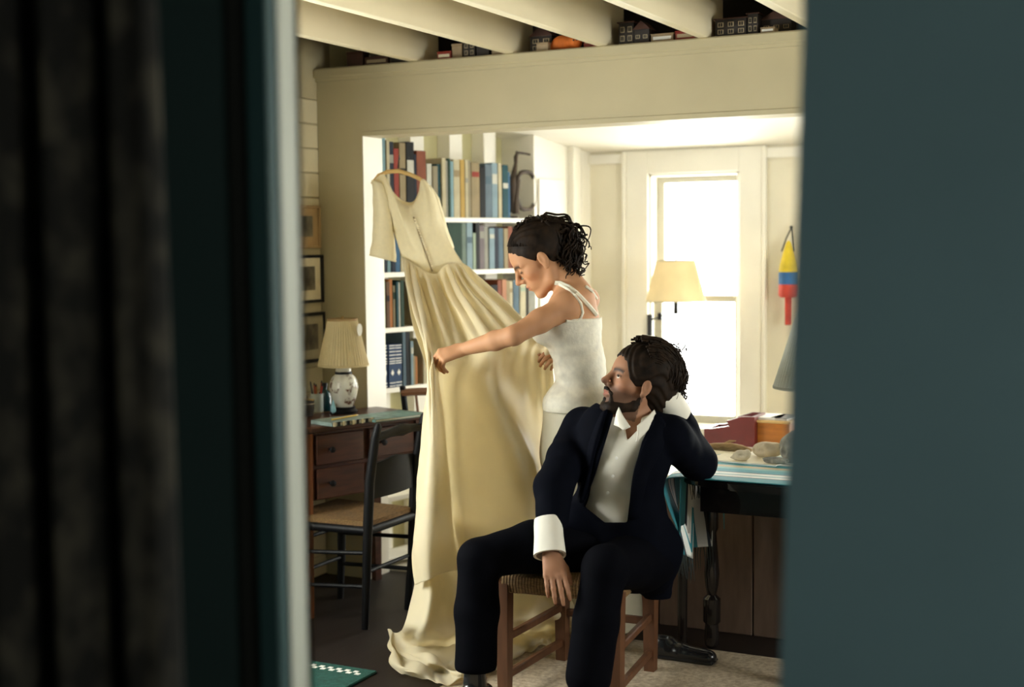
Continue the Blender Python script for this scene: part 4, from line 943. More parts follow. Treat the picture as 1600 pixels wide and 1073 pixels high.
toyhouse('long dark toy house with many windows on the ledge', 1118, 1166, 28, YS, False)
toyhouse('narrow dark toy house next to the long windowed one', 1168, 1184, 20, YS, False)
tin('pale tin in front of the last dark toy house', 1188, 1210, 42, YS - .015, tantin, paperw)
toyhouse('dark gabled toy house at the far end of the ledge', 1190, 1236, 15, YS + .045, True)

# ================================================================ THE DRESS ON ITS HANGER
dressm = mat('ivory_silk', (.86, .79, .60), .5, .04, 6, trans=.54, sheen=.2, bump=.05, bscale=300, spec=.3)
lacem = mat('ivory_embroidery', (.88, .80, .56), .6, .03, 60, bump=.25, bscale=150, trans=.32)
hang = thing('clothes_hanger', 'curved pale wooden clothes hanger holding up the ivory dress', 'hanger', P(622, 268, 6.1))
hp = [P(581, 287, 6.12), P(592, 274, 6.11), P(605, 268.5, 6.1), P(622, 267, 6.1), P(640, 272, 6.1), P(655, 279, 6.1), P(668, 288, 6.1)]
MB().tube(hp, [.007, .009, .0095, .010, .0095, .009, .007], 10).build('bar', mat('pale_hanger_wood', (.55, .36, .13), .45), hang, world=True, smooth=True)
hk = P(622, 266, 6.1); top_z = ZB
hkp = [hk, hk + UP * .03] + [hk + UP * (.055 + .028 * math.sin(a)) + CR * (.028 * math.cos(a) - .0) for a in np.linspace(-1.0, 3.6, 12)]
MB().tube([hk, hk + UP * .02, hk + UP * .045 + CF * .03, hk + UP * .07 + CF * .075, hk + UP * .055 + CF * .10], .0022, 6).build('hook', black, hang, world=True, smooth=True)
dress = thing('ivory_dress', 'long ivory silk dress hanging from a hanger, its skirt held out', 'dress', (P(640, 700, 5.6).x, P(640, 700, 5.6).y, 0))
# bodice: front and back sheets between neckline and waist seam
top_f = [(582, 287), (589, 279), (599, 273), (606, 285), (613, 304), (627, 318), (640, 322), (648, 318), (655, 303), (658, 285), (661, 281), (666, 286), (671, 292)]
bot_f = [(628, 400), (634, 405), (641, 408), (648, 413), (655, 418), (663, 424), (674, 428.5), (684, 427), (689, 420), (696, 414), (704, 411), (713, 411), (723, 411)]
lft = [(582, 287), (594, 300), (606, 335), (618, 370), (628, 400)]; rgt = [(671, 292), (684, 312), (692, 345), (702, 378), (723, 411)]
def bodice(dsign, tp):
    n = len(tp); rows = []
    for j in range(7):
        t = j / 6; L_ = np.array([np.interp(t, np.linspace(0, 1, 5), [p[0] for p in lft]), np.interp(t, np.linspace(0, 1, 5), [p[1] for p in lft])]); R_ = np.array([np.interp(t, np.linspace(0, 1, 5), [p[0] for p in rgt]), np.interp(t, np.linspace(0, 1, 5), [p[1] for p in rgt])])
        row = []
        for i in range(n):
            u = i / (n - 1); a = np.array(tp[i]); b = np.array(bot_f[i]); q = a * (1 - t) + b * t
            e = (L_ - (np.array(tp[0]) * (1 - t) + np.array(bot_f[0]) * t)) * (1 - u) ** 2 + (R_ - (np.array(tp[-1]) * (1 - t) + np.array(bot_f[-1]) * t)) * u ** 2
            q = q + e; bulge = math.sin(math.pi * u) ** .7 * (.035 + .05 * math.sin(math.pi * min(1, t * 1.1)))
            row.append(P(q[0], q[1], 6.09 - .05 * t - dsign * bulge))
        rows.append(row)
    return sheet(rows, 60, 40)
Sb = bodice(1, top_f); N_ = gnormals(Sb); Sb = Sb + N_ * (noise3(Sb, 45, 4) * .006)[..., None]
grid_obj('bodice', Sb, lacem, dress, .002)
back_top = [(x, y - 6 if 3 < i < 9 else y) for i, (x, y) in enumerate(top_f)]
grid_obj('bodice_back', bodice(-.6, back_top), dressm, dress, .002)
MB().tube([Vector(p) for p in Sb[0, ::2]], .0035, 6).build('neck_binding', dressm, dress, world=True, smooth=True)
MB().tube([Vector(p) for p in Sb[-1, ::2]], .003, 6).build('waist_piping', dressm, dress, world=True, smooth=True)
bb = bvh_of(Sb.reshape(-1, 3), [(j * 60 + i, j * 60 + i + 1, (j + 1) * 60 + i + 1, (j + 1) * 60 + i) for j in range(39) for i in range(59)])
plk = MB(); q0 = [hit(bb, x, y, .004) for x, y in ((646, 340), (655, 366), (664, 392), (672, 414), (676, 424))]
lipm = mat('dark_placket_gap', (.22, .16, .07), .8)
if all(q0): plk.tube(q0, .0035, 6); plk.build('placket', lipm, dress, world=True, smooth=True)
btm = mat('pearl_button', (.72, .62, .40), .3); bt = MB().lathe([(0, -.002), (.0048, -.0015), (.0048, .0015), (0, .003)], 10); proto = None
for i in range(20):
    t = i / 19; p = hit(bb, 648.5 + 29 * t + .7 * math.sin(t * 3), 344 + 80 * t, .006)
    if p is None: continue
    if proto is None: proto = bt.build('button', btm, dress, smooth=True); b_ = proto
    else: b_ = proto.copy(); COL.objects.link(b_)
    b_.parent = dress; b_.matrix_local = Matrix.Translation(p - dress.location) @ Matrix.Rotation(YAW, 4, 'Z') @ Matrix.Rotation(math.pi / 2, 4, 'X')
# sleeves
def sleeve(cs, d, m, seed, name='sleeve'):
    n = 28; rows = []
    for (cx, cy, rx, rd, tl) in cs:
        row = []
        for i in range(n):
            a = 2 * math.pi * i / n; row.append(P(cx + rx * math.cos(a), cy + tl * rx * math.cos(a), d + rd * math.sin(a)))
        rows.append(row)
    A_ = np.array([[tuple(p) for p in r] for r in rows]); t = np.linspace(0, len(rows) - 1, 30)
    S_ = np.stack([np.stack([np.interp(t, range(len(rows)), A_[:, i, k]) for k in range(3)], -1) for i in range(n)], 1)
    S_ = S_ + (gnormals(S_) * (noise3(S_, 60, seed) * .006)[..., None])
    return grid_obj(name, S_, m, dress, .002, wrap=True)
sleeve([(588, 283, 7, .02, .3), (594, 302, 12, .04, .3), (598, 330, 14, .045, .2), (598, 358, 16, .045, .2), (600, 380, 18, .045, .2), (599, 394, 20, .05, .25), (598, 403, 20, .05, .25)], 6.06, lacem, 3)
sleeve([(668, 288, 6, .02, .3), (677, 308, 10, .04, .2), (684, 335, 10, .04, .2), (690, 362, 11, .04, .2), (697, 385, 12, .04, .2)], 6.13, lacem, 8)
MB().tube([P(598 + 20 * math.cos(a), 403 + 5 * math.cos(a), 6.06 + .05 * math.sin(a)) for a in np.linspace(0, 6.28, 25)], .004, 6).build('cuff_trim', lacem, dress, world=True, smooth=True)
# skirt: one sheet from the waist seam to the two hands and down
rows = [
 [(628, 400, 6.02), (638, 407, 6.0), (650, 415, 5.97), (664, 424, 5.95), (682, 428, 5.95), (694, 416, 5.97), (705, 411, 5.98), (714, 411, 6.0), (723, 411, 6.03)],
 [(634, 438, 5.92), (645, 445, 5.84), (660, 452, 5.88), (676, 458, 5.80), (694, 460, 5.84), (710, 456, 5.78), (725, 450, 5.82), (738, 444, 5.84), (750, 436, 5.90)],
 [(646, 490, 5.68), (658, 498, 5.56), (674, 505, 5.64), (694, 508, 5.54), (716, 508, 5.58), (740, 502, 5.50), (762, 494, 5.54), (784, 486, 5.58), (802, 480, 5.66)],
 [(660, 540, 5.40), (668, 545, 5.26), (682, 548, 5.36), (706, 552, 5.32), (734, 552, 5.32), (764, 545, 5.25), (796, 535, 5.32), (826, 530, 5.35), (846, 528, 5.36)],
 [(669, 578, 5.14), (674, 580, 5.05), (681, 580, 5.08), (697, 596, 5.24), (726, 600, 5.27), (768, 590, 5.14), (804, 575, 5.28), (834, 560, 5.30), (859, 551, 5.24)],
 [(663, 640, 5.12), (673, 645, 5.00), (688, 645, 5.04), (703, 660, 5.27), (740, 660, 5.27), (788, 650, 5.13), (824, 645, 5.34), (850, 640, 5.46), (869, 640, 5.50)],
 [(657, 720, 5.10), (672, 725, 4.97), (694, 725, 5.02), (708, 735, 5.28), (752, 740, 5.27), (822, 730, 5.14), (845, 725, 5.36), (858, 725, 5.48), (872, 725, 5.52)],
 [(652, 800, 5.07), (672, 805, 4.94), (700, 805, 5.00), (718, 815, 5.27), (764, 820, 5.26), (826, 815, 5.20), (850, 810, 5.28), (866, 810, 5.32), (880, 810, 5.30)],
 [(648, 875, 5.04), (670, 874, 4.91), (700, 866, 4.98), (730, 870, 5.18), (770, 880, 5.22), (820, 880, 5.22), (846, 880, 5.25), (868, 880, 5.28), (884, 880, 5.28)],
 [(646, 913, 5.00), (672, 905, 4.90), (704, 892, 4.97), (738, 895, 5.15), (776, 915, 5.18), (822, 915, 5.18), (848, 915, 5.2), (870, 915, 5.22), (886, 915, 5.22)]]
Sk = sheet([[P(*q) for q in r] for r in rows], 170, 150)
U_, V_ = np.meshgrid(np.linspace(0, 1, 170), np.linspace(0, 1, 150)); Nk = gnormals(Sk)
gath = np.exp(-((V_ - .12) / .17) ** 2) * np.clip(V_ / .05, 0, 1)
dsp = .016 * gath * np.sin(U_ * 62 + 1.5 * np.sin(V_ * 5)) + .007 * np.sin(U_ * 26 + 3 * V_) * np.clip((V_ - .1) * 4, 0, 1) * np.exp(-((V_ - .35) / .2) ** 2)
low = np.clip((V_ - .5) * 3, 0, 1)
dsp += low * noise3(Sk * np.array([1, 1, .55]), 26, 12) * (.010 + .032 / (1 + np.exp((U_ - .25) * 45))) + noise3(Sk, 60, 5) * .0025
hold = np.exp(-((U_ - .12) / .12) ** 2) * np.exp(-((V_ - .44) / .10) ** 2); dsp += hold * .012 * np.sin(U_ * 150)
hold2 = np.exp(-((U_ - 1) / .3) ** 2) * np.exp(-((V_ - .46) / .14) ** 2); dsp += hold2 * .009 * np.sin((U_ + V_ * .6) * 75)
dsp += .02 * np.exp(-((U_ - .63) / .035) ** 2) * np.clip((V_ - .38) * 6, 0, 1) * np.clip((.85 - V_) * 5, 0, 1) * -1
Sk = Sk + Nk * dsp[..., None]
grid_obj('skirt', Sk, dressm, dress, .0025)
# underskirt / train: falls behind the skirt edge and spreads over the floor
def FL(x, y, z=.012): return G(x, y, z)
rows = [
 [P(656, 800, 5.24), P(676, 802, 5.20), P(700, 805, 5.34), P(728, 805, 5.38), P(770, 805, 5.38), P(815, 810, 5.36), P(850, 810, 5.32), P(880, 810, 5.34), P(895, 810, 5.36)],
 [P(650, 890, 5.12), P(672, 893, 5.02), P(698, 893, 5.14), P(725, 895, 5.26), P(768, 895, 5.26), P(815, 895, 5.26), P(850, 895, 5.24), P(882, 895, 5.26), P(898, 895, 5.3)],
 [P(641, 945, 5.06), P(668, 945, 4.94), P(690, 945, 5.0), P(718, 945, 5.10), P(765, 945, 5.22), P(815, 940, 5.18), P(850, 935, 5.14), P(882, 935, 5.2), P(899, 940, 5.26)],
 [P(632, 978, 5.02), P(655, 988, 4.92), P(686, 990, 4.94), P(720, 985, 5.02), P(765, 980, 5.10), P(812, 972, 5.10), P(846, 968, 5.06), P(878, 966, 5.12), P(896, 970, 5.2)],
 [FL(622, 988, .05), FL(640, 1005, .05), FL(676, 1008, .06), FL(716, 1002, .05), FL(765, 995, .04), FL(812, 988, .04), FL(846, 982, .05), FL(876, 980, .04), FL(893, 984, .03)],
 [FL(606, 990, .02), FL(622, 1014, .03), FL(662, 1020, .06), FL(706, 1016, .03), FL(758, 1010, .02), FL(810, 1000, .02), FL(845, 992, .03), FL(874, 988, .02), FL(890, 990, .02)],
 [FL(612, 1008, .055), FL(634, 1030, .02), FL(676, 1036, .06), FL(716, 1034, .02), FL(766, 1022, .03), FL(812, 1008, .03), FL(846, 998, .03), FL(872, 993, .02), FL(887, 994, .02)],
 [FL(604, 1026, .016), FL(640, 1046, .05), FL(684, 1050, .016), FL(726, 1048, .05), FL(772, 1036, .016), FL(814, 1016, .03), FL(847, 1004, .016), FL(872, 998, .02), FL(886, 998, .016)],
 [FL(612, 1042, .016), FL(650, 1058, .016), FL(696, 1062, .03), FL(738, 1058, .016), FL(778, 1046, .016), FL(816, 1022, .016), FL(848, 1009, .02), FL(872, 1001, .016), FL(884, 1000, .016)]]
St = sheet(rows, 170, 110); Nt = gnormals(St)
V2 = np.linspace(0, 1, 110)[:, None] * np.ones((1, 170)); U2 = np.ones((110, 1)) * np.linspace(0, 1, 170)[None]
St = St + Nt * ((.012 + .016 * np.clip((V2 - .3) * 3, 0, 1)) * (noise3(St * np.array([1, 1, .7]), 34, 2) * 1.1 + .35 * np.sin(U2 * 46 + 4 * np.sin(V2 * 5))))[..., None]
St[..., 2] = np.maximum(St[..., 2], .014 + .004 * np.sin(U2 * 90))
grid_obj('train', St, dressm, dress, .0025)
# back of the skirt, hanging from the waist behind
rows = [[(628, 400, 6.06), (660, 408, 6.13), (695, 410, 6.13), (723, 411, 6.07)], [(645, 500, 5.98), (670, 520, 6.08), (690, 520, 6.06), (710, 500, 5.95)], [(668, 600, 5.75), (685, 640, 5.95), (702, 640, 5.92), (716, 600, 5.7)], [(672, 740, 5.5), (690, 780, 5.75), (706, 780, 5.7), (722, 740, 5.5)], [(678, 870, 5.35), (695, 890, 5.5), (710, 890, 5.5), (728, 880, 5.38)]]
Sx = sheet([[P(*q) for q in r] for r in rows], 60, 60); Sx = Sx + gnormals(Sx) * (noise3(Sx, 22, 9) * .012)[..., None]
grid_obj('skirt_back', Sx, dressm, dress, .002)

# ================================================================ PEOPLE
def L3(o, f, l, u): return lambda a, b, c: o + f * a + l * b + u * c
def rotv(v, ax, a): return Matrix.Rotation(a, 3, ax) @ v
def head(F, o, f, l, u, s, male=False, slit=True):
    q = L3(o, f * s, l * s, u * s); ax = (f, l, u)
    E_ = lambda c, r, k=.015, op='add': F.ell(q(*c), [t * s for t in r], ax, k * s, op)
    C_ = lambda a, b, ra, rb, k=.012, op='add': F.cone(q(*a), q(*b), ra * s, rb * s, k * s, op)
    E_((-.014, 0, .036), (.100, .077, .084)); E_((.028, 0, -.030), (.058, .058, .078), .03); E_((.040, 0, .036), (.047, .058, .048), .02)
    for g in (-1, 1):
        C_((-.008, g * .050, -.045), (.010, g * .048, -.078), .018, .015, .02); C_((.010, g * .048, -.078), (.064, g * .014, -.100), .015 if male else .012, .016, .02)
        C_((.082, g * .010, .016), (.068, g * .046, .017), .008, .008, .012)
        E_((.054, g * .045, -.022), (.022, .020, .020), .02)
        E_((.094, g * .032, .000), (.016, .019, .012), .012, 'sub')
        E_((.0715, g * .032, .000), (.0150, .0165, .0135), .006)
        if slit: E_((.087, g * .033, -.001), (.009, .0135, .0048), .002, 'sub')
        E_((.093, g * .012, -.033), (.010, .008, .008), .006); E_((.098, g * .006, -.041), (.005, .0035, .004), .003, 'sub')
        E_((-.006, g * .080, -.006), (.017, .010, .027), .006); E_((.000, g * .091, -.002), (.009, .007, .017), .005, 'sub'); E_((-.001, g * .081, -.034), (.010, .007, .010), .006)
    E_((.069, 0, -.102), (.017, .018, .015), .015)
    C_((.087, 0, .014), (.107, 0, -.022), .0075, .010, .012); E_((.110, 0, -.027), (.011, .010, .009), .008)
    E_((.066, 0, -.060), (.026, .034, .026), .018); E_((.0905, 0, -.0565), (.0085, .022, .0058), .005); E_((.0885, 0, -.0685), (.0085, .019, .0062), .005)
    E_((.0995, 0, -.0625), (.010, .021, .0016), .003, 'sub')
    return q
def headtint(V, o, f, l, u, s, skin, lip, brow, stub=None, closed=False):
    C = np.ones((len(V), 3)) * np.array(skin); X = (V - np.array(o)) / s
    a, b, c = X @ np.array(f), X @ np.array(l), X @ np.array(u); hd = (np.abs(b) < .11) & (c > -.16) & (c < .16) & (np.abs(a) < .15)
    def blend(m, col, w=1.0): C[:] = C * (1 - (m * w)[:, None]) + np.array(col) * (m * w)[:, None]
    n = noise3(V, 70, 3); C *= (1 + .06 * n)[:, None]
    g = lambda x, s_: np.exp(-(x / s_) ** 2)
    blend(hd * g(a - .060, .03) * g(np.abs(b) - .045, .025) * g(c + .028, .022), (skin[0] * 1.05, skin[1] * .78, skin[2] * .72), .5)
    blend(hd * g(a - .11, .02) * g(c + .028, .015), (skin[0], skin[1] * .8, skin[2] * .75), .4)
    blend(hd * (a > .07) * np.clip(1.6 * (1 - (np.abs(b) / .024) ** 2 - ((c + .0625) / .0115) ** 2), 0, 1), lip, .85)
    if stub: blend(hd * (a > -.01) * np.clip((-.028 - c + .35 * np.maximum(0, a - .07)) / .02, 0, 1) * (c > -.125) * (1 - np.clip((a - .082) / .01, 0, 1) * g(c + .0625, .009) * (np.abs(b) < .024)), stub[0], stub[1])
    bz = .0215 - 9.0 * (np.abs(b) - .030) ** 2
    blend(hd * (a > .055) * (np.abs(b) > .010) * (np.abs(b) < .052) * g(c - bz, .0072), brow, .97)
    ly = -.004 if closed else .0045
    blend(hd * (a > .068) * (np.abs(np.abs(b) - .033) < .0145) * g(c - (ly - 14 * (np.abs(b) - .033) ** 2 * (1 if not closed else -1)), .0030 if not closed else .0042), (.012, .008, .006), .9)
    return C
def hand(F, w, e1, n, e2, curls, th, s=1.0, spread=.0, fist=0.0):
    """palm and five fingers: e1 along the hand, n out of its back, e2 to the thumb side; curls = bend at the three joints per finger"""
    w, e1, n, e2 = Vector(w), Vector(e1).normalized(), Vector(n).normalized(), Vector(e2).normalized()
    tips = []
    for i, (off, L_, kn_) in enumerate(((.030, (.042, .026, .020), .086), (.010, (.046, .029, .022), .090), (-.011, (.042, .027, .021), .086), (-.029, (.033, .021, .018), .078))):
        b = w + (e2 * off * .62 + e1 * .012) * s; k_ = w + (e1 * kn_ + e2 * off * 1.02) * s
        F.cone(b, k_, .0125 * s, .0105 * s, .014); p = k_; ang = 0
        d0 = (e1 + e2 * spread * off * 30).normalized()
        for j in range(3):
            ang += curls[i][j]; d = (d0 * math.cos(ang) - n * math.sin(ang)).normalized(); q = p + d * L_[j] * s
            F.cone(p, q, (.0093, .0086, .0078)[j] * s * (1 if i < 3 else .88), (.0086, .0078, .0066)[j] * s * (1 if i < 3 else .88), .0035); p = q
        tips.append(p)
    F.cone(w, w + e1 * .05 * s, .020 * s, .021 * s, .02, flat=(n, 1.5))
    p0 = w + (e1 * .020 + e2 * .022 - n * .004) * s; p1 = p0 + (e1 * th[0] + e2 * th[1] - n * th[2]).normalized() * .040 * s
    p2 = p1 + (e1 * (th[0] + .5) + e2 * th[1] * .6 - n * th[2]).normalized() * .032 * s; p3 = p2 + (e1 * (th[0] + .8) + e2 * th[1] * .3 - n * (th[2] + .2)).normalized() * .024 * s
    F.cone(p0, p1, .0155 * s, .012 * s, .012); F.cone(p1, p2, .0112 * s, .0098 * s, .005); F.cone(p2, p3, .0098 * s, .0075 * s, .004)
    return tips
def eyeballs(root, o, f, l, u, s, look):
    for g in (-1, 1):
        c = o + (f * .0712 + l * g * .032) * s
        e = MB().lathe([(.0001, -.0135 * s)] + [(.0135 * s * math.cos(t), .0135 * s * math.sin(t)) for t in np.linspace(-1.5, 1.5, 14)] + [(.0001, .0135 * s)], 18); 
        e.v = [v + c for v in e.v]; eo = e.build('eye', mat('eye_white', (.62, .58, .50), .15, .05), root, world=True, smooth=True)
        d = look.normalized(); t = d.orthogonal().normalized(); b = d.cross(t); ir = MB(); n_ = 16
        ir.add([c + d * .0139 * s] + [c + d * .0131 * s + (t * math.cos(6.2832 * k_ / n_) + b * math.sin(6.2832 * k_ / n_)) * .0058 * s for k_ in range(n_)], [(0, 1 + k_, 1 + (k_ + 1) % n_) for k_ in range(n_)])
        ir.build('iris', mat('dark_iris', (.02, .012, .008), .1), eo, world=True)
def cap_hair(F, q, s, ax, thick=1.0, cutc=(.045, .03), low=-.075):
    F.ell(q(-.018, 0, .036), [.109 * s * thick, .0845 * s * thick, .095 * s * thick], ax, .01)
def curl(mb, pts, r0, r1, amp, turns, rs, n=5, seg=26):
    """a curly lock along a polyline"""
    A_ = np.array([tuple(p) for p in pts]); t = np.linspace(0, len(pts) - 1, seg); C_ = np.stack([np.interp(t, range(len(pts)), A_[:, k_]) for k_ in range(3)], 1)
    for _ in range(3): C_[1:-1] = (C_[:-2] + 2 * C_[1:-1] + C_[2:]) / 4
    ph = rs.uniform(0, 6.28); d = Vector(C_[-1] - C_[0]).normalized(); x = d.orthogonal().normalized(); y = d.cross(x); out = []
    for i in range(seg):
        w = i / (seg - 1); a = ph + turns * 6.28 * w; g = amp * min(1, w * 2.5) * (.7 + .5 * w)
        out.append(Vector(C_[i]) + (x * math.cos(a) + y * math.sin(a)) * g)
    mb.tube(out, [r0 + (r1 - r0) * (i / (seg - 1)) for i in range(seg)], n)
hairm = mat('dark_brown_hair', (.008, .005, .003), .65, .4, 40, spec=.12, c2=(.022, .012, .006))
skinm = mat_attr('skin', .58, .22, .10)

# ---------------------------------------------------------------- the woman holding out the skirt
WB = thing('person', 'woman in a white camisole with curly dark hair holding out the dress', 'person', (P(905, 640, 5.2).x, P(905, 640, 5.2).y, 0))
fw = cdir(-.87, .5, 0).normalized(); lw = UP.cross(fw)
neck = P(898, 447, 5.18); chest = P(893, 505, 5.16); waist = P(906, 575, 5.18); pelv = P(908, 645, 5.2)
lsh = P(884, 479, 5.07); lel = P(803, 524, 4.97); lwr = P(722, 546, 5.10)
rsh = P(918, 468, 5.30); rel = P(890, 545, 5.46); rwr = P(880, 556, 5.34)
tu = (neck - waist).normalized(); tf = (fw - tu * fw.dot(tu)).normalized(); tl_ = tu.cross(tf)
def torso_w(F, g=0.0, hips=True, low=False):
    ax = (tf, tl_, tu)
    F.ell(chest + tf * .002 - tl_ * .01, (.098 + g, .128 + g, .150 + g), ax, .03); F.ell(waist, (.086 + g, .108 + g, .12 + g), ax, .05)
    for s in (-1, 1): F.ell(chest + tf * .075 + tl_ * s * .062 + tu * -.015, (.052 + g, .055 + g, .056 + g), ax, .03)
    F.ell(pelv, (.108 + g, .150 + g, .115 + g), (fw, lw, UP), .05)
    F.ell(pelv - fw * .05 + UP * -.03, (.075 + g, .13 + g, .085 + g), (fw, lw, UP), .04)
lo = (min(P(660, 600, 4.95).x, -3.0), 4.0, -.02)
BW = Field((P(668, 560, 5.1).x - .08, 4.15, 0), (-1.75, 5.35, 1.72), .0036)
hf = cdir(-.985, -.02, 0).normalized(); pit = math.radians(36)
hl0 = UP.cross(hf); hfw = rotv(hf, hl0, pit); hu = hfw.cross(hl0) ; hu = hl0.cross(hfw) * -1 if hu.z < 0 else hu
wo = P(843, 403, 5.19); WS = 1.10
torso_w(BW)
BW.cone(neck - tu * .05 - tf * .01, P(878, 428, 5.18), .06, .047, .03); BW.cone(P(888, 436, 5.18), wo - hfw * .03 - hu * .05, .047, .048, .025)
BW.chain([neck - tu * .03, lsh + UP * .005], [.05, .046], .03); BW.chain([neck - tu * .03, rsh], [.05, .044], .03); BW.ell(lsh, (.05, .048, .05), None, .03)
BW.chain([lsh, lsh.lerp(lel, .5), lel], [.047, .043, .035], .02); BW.chain([lel, lel.lerp(lwr, .35), lwr], [.036, .036, .0235], .015)
BW.chain([rsh, rel, rwr], [.044, .034, .023], .015)
qw = head(BW, wo, hfw, hl0, hu, WS, slit=False)
he = (P(690, 556, 5.10) - lwr).normalized()
hn = (UP * .75 - CF * .62).normalized(); hn = (hn - he * hn.dot(he)).normalized(); h2 = hn.cross(he)
if h2.dot(CF) < 0: h2 = -h2
hand(BW, lwr, he, hn, h2, [(.75, .75, .35), (.95, .65, .3), (1.05, .6, .3), (1.1, .6, .3)], (.75, .35, .75), .95)
he2 = (P(864, 553, 5.24) - rwr).normalized(); hn2 = cdir(.3, -.6, .6); hn2 = (hn2 - he2 * hn2.dot(he2)).normalized()
hand(BW, rwr, he2, hn2, he2.cross(hn2) * (1 if he2.cross(hn2).z > 0 else -1), [(.9, .9, .5)] * 4, (.7, .5, .6), .92)
for s, dx in ((-1, 0), (1, 1)):
    hp_ = pelv + lw * s * .070 - UP * .06; kn = hp_ - UP * (hp_.z - .47) + fw * .03 + CF * .08 + CR * .07; an = kn - UP * .39 - fw * .02 + CF * .10 + CR * .08; an.z = .09
    BW.chain([hp_, kn, an], [.070, .052, .036], .03); BW.chain([an, an + fw * .05 - UP * .05, an + fw * .15 - UP * .062], [.036, .034, .024], .02)
BW.cut((0, 0, .012), (0, 0, -1))
wskin = (.46, .235, .122)
wb_o, wbV, wbQ = BW.build('body', skinm, WB, lambda V: headtint(V, wo, hfw, hl0, hu, WS, wskin, (.36, .10, .075), (.03, .017, .010), closed=True))
del BW
wbv = bvh_of(wbV, wbQ)
# camisole
camm = mat('white_lace_camisole', (.86, .83, .70), .65, .10, 34, bump=.5, bscale=90, trans=.25)
CW_ = Field((-2.55, 4.3, .72), (-1.75, 5.15, 1.45), .0045); torso_w(CW_, .009)
CW_.ell(pelv + UP * .035, (.140, .176, .10), (fw, lw, UP), .03)
CW_.cut(P(885, 497, 5.08), (UP - fw * .05).normalized()); CW_.cut(P(900, 643, 5.1), -UP)
pts_ = CW_.pts(); CW_.F += (noise3(pts_ * np.array([1, 1, 2.2], np.float32), 48, 6) * .006).astype(np.float32); del pts_
cam_o, cV, cQ = CW_.build('camisole', camm, WB); del CW_
def strap(pts, w, nm, bv=wbv, m=None, off=.004):
    c_ = [hit(bv, x, y, off) for x, y in pts]; c_ = [p for p in c_ if p is not None]
    if len(c_) > 1: MB().tube(c_, w, 6).build(nm, m or camm, WB, world=True, smooth=True)
strap([(884, 500), (896, 502), (906, 498), (909, 488), (906, 474), (897, 462), (886, 452), (874, 444), (866, 442)], .0055, 'strap')
strap([(930, 492), (922, 482), (911, 470), (900, 459), (888, 449), (876, 442.5), (867, 441)], .009, 'strap')
strap([(936, 490), (937, 480), (931, 466), (923, 455), (914, 448)], .006, 'strap')
# slip / skirt to the calf
SKW = Field((-2.5, 4.3, .03), (-1.6, 5.35, 1.05), .007)
SKW.chain([pelv + UP * .04, pelv - UP * .15, pelv - UP * .35 + CF * .05 + CR * .03, pelv - UP * .86 + CF * .16 + CR * .09], [.158, .166, .172, .18], .04, flat=(fw, 1.12)); SKW.ell(pelv - fw * .05 - UP * .03, (.09, .145, .10), (fw, lw, UP), .04)
SKW.cut(pelv - UP * .87, -UP); SKW.cut(pelv + UP * .022, UP)
SKW.build('slip_skirt', mat('ivory_slip', (.62, .57, .42), .5, .06, 8, trans=.15), WB); del SKW
# hair: smooth cap drawn back, ear clear, curls bunched behind
HC = Field(tuple(wo - Vector((.2, .2, .2))), tuple(wo + Vector((.2, .2, .2))), .004)
axw = (hfw, hl0, hu); HC.ell(qw(-.020, 0, .038), [.107 * WS, .085 * WS, .096 * WS], axw, .01); HC.ell(qw(-.085, 0, .055), [.05, .055, .05], axw, .03)
pts_ = HC.pts() - np.array(wo, np.float32); a_, b_, c_ = (pts_ @ np.array(v, np.float32) / WS for v in (hfw, hl0, hu))
cutp = (a_ - .048) * .80 - (c_ - .040) * .60
HC.F = np.maximum(HC.F, cutp * WS); HC.F = np.maximum(HC.F, -(np.sqrt(((a_ + .002) / .022) ** 2 + ((c_ + .018) / .030) ** 2) - 1) * .022)
HC.F = np.maximum(HC.F, (-.070 - c_))
HC.F += (np.sin(b_ * 420 + 6 * np.sin(a_ * 30)) * .0012).astype(np.float32)
ho, _, _ = HC.build('hair', hairm, WB); del HC, pts_, a_, b_, c_, cutp
rs = random.Random(5); mb = MB()
for i in range(190):
    st_ = qw(-.075 + rs.uniform(-.035, .02), rs.uniform(-.06, .06), .06 + rs.uniform(-.04, .055))
    tg_ = P(893 + rs.gauss(0, 11), 400 + rs.uniform(-38, 28), 5.19 + rs.uniform(-.075, .075)); mid = st_.lerp(tg_, .5) + UP * .03 + CR * .012
    curl(mb, [st_, mid, tg_ + UP * .01, tg_ - UP * .022], .0052, .0018, rs.uniform(.006, .013), rs.uniform(2, 4), rs)
for i in range(34):
    st_ = qw(rs.uniform(-.04, .02), rs.uniform(-.05, .06), .128); tg_ = st_ + CR * rs.uniform(-.01, .05) + UP * rs.uniform(.0, .022) + CF * rs.uniform(-.03, .03)
    curl(mb, [st_, st_.lerp(tg_, .5) + UP * .008, tg_], .0035, .001, .006, 2.2, rs, 5, 16)
for i in range(26):
    st_ = qw(-.05, rs.uniform(.0, .07), -.03 + rs.uniform(-.03, .03)); tg_ = P(893 + rs.uniform(-6, 18), 424 + rs.uniform(-4, 10), 5.15); curl(mb, [st_, st_.lerp(tg_, .5), tg_], .0035, .001, .008, 2.5, rs, 5, 18)
for i in range(90):
    l0 = rs.uniform(-.078, .078); k9 = math.sqrt(max(.05, 1 - (l0 / .0845) ** 2)); pts_ = []
    for t in np.linspace(0, 1, 8):
        th = .66 + (2.95 - .66) * t; pts_.append(qw(-.020 + .109 * math.cos(th) * k9, l0 * (1 - .45 * t), .038 + .0975 * math.sin(th) * k9))
    curl(mb, pts_, .0026, .0018, .0022, rs.uniform(1.2, 2.5), rs, 5, 22)
co = mb.build('curls', hairm, ho, world=True, smooth=True)
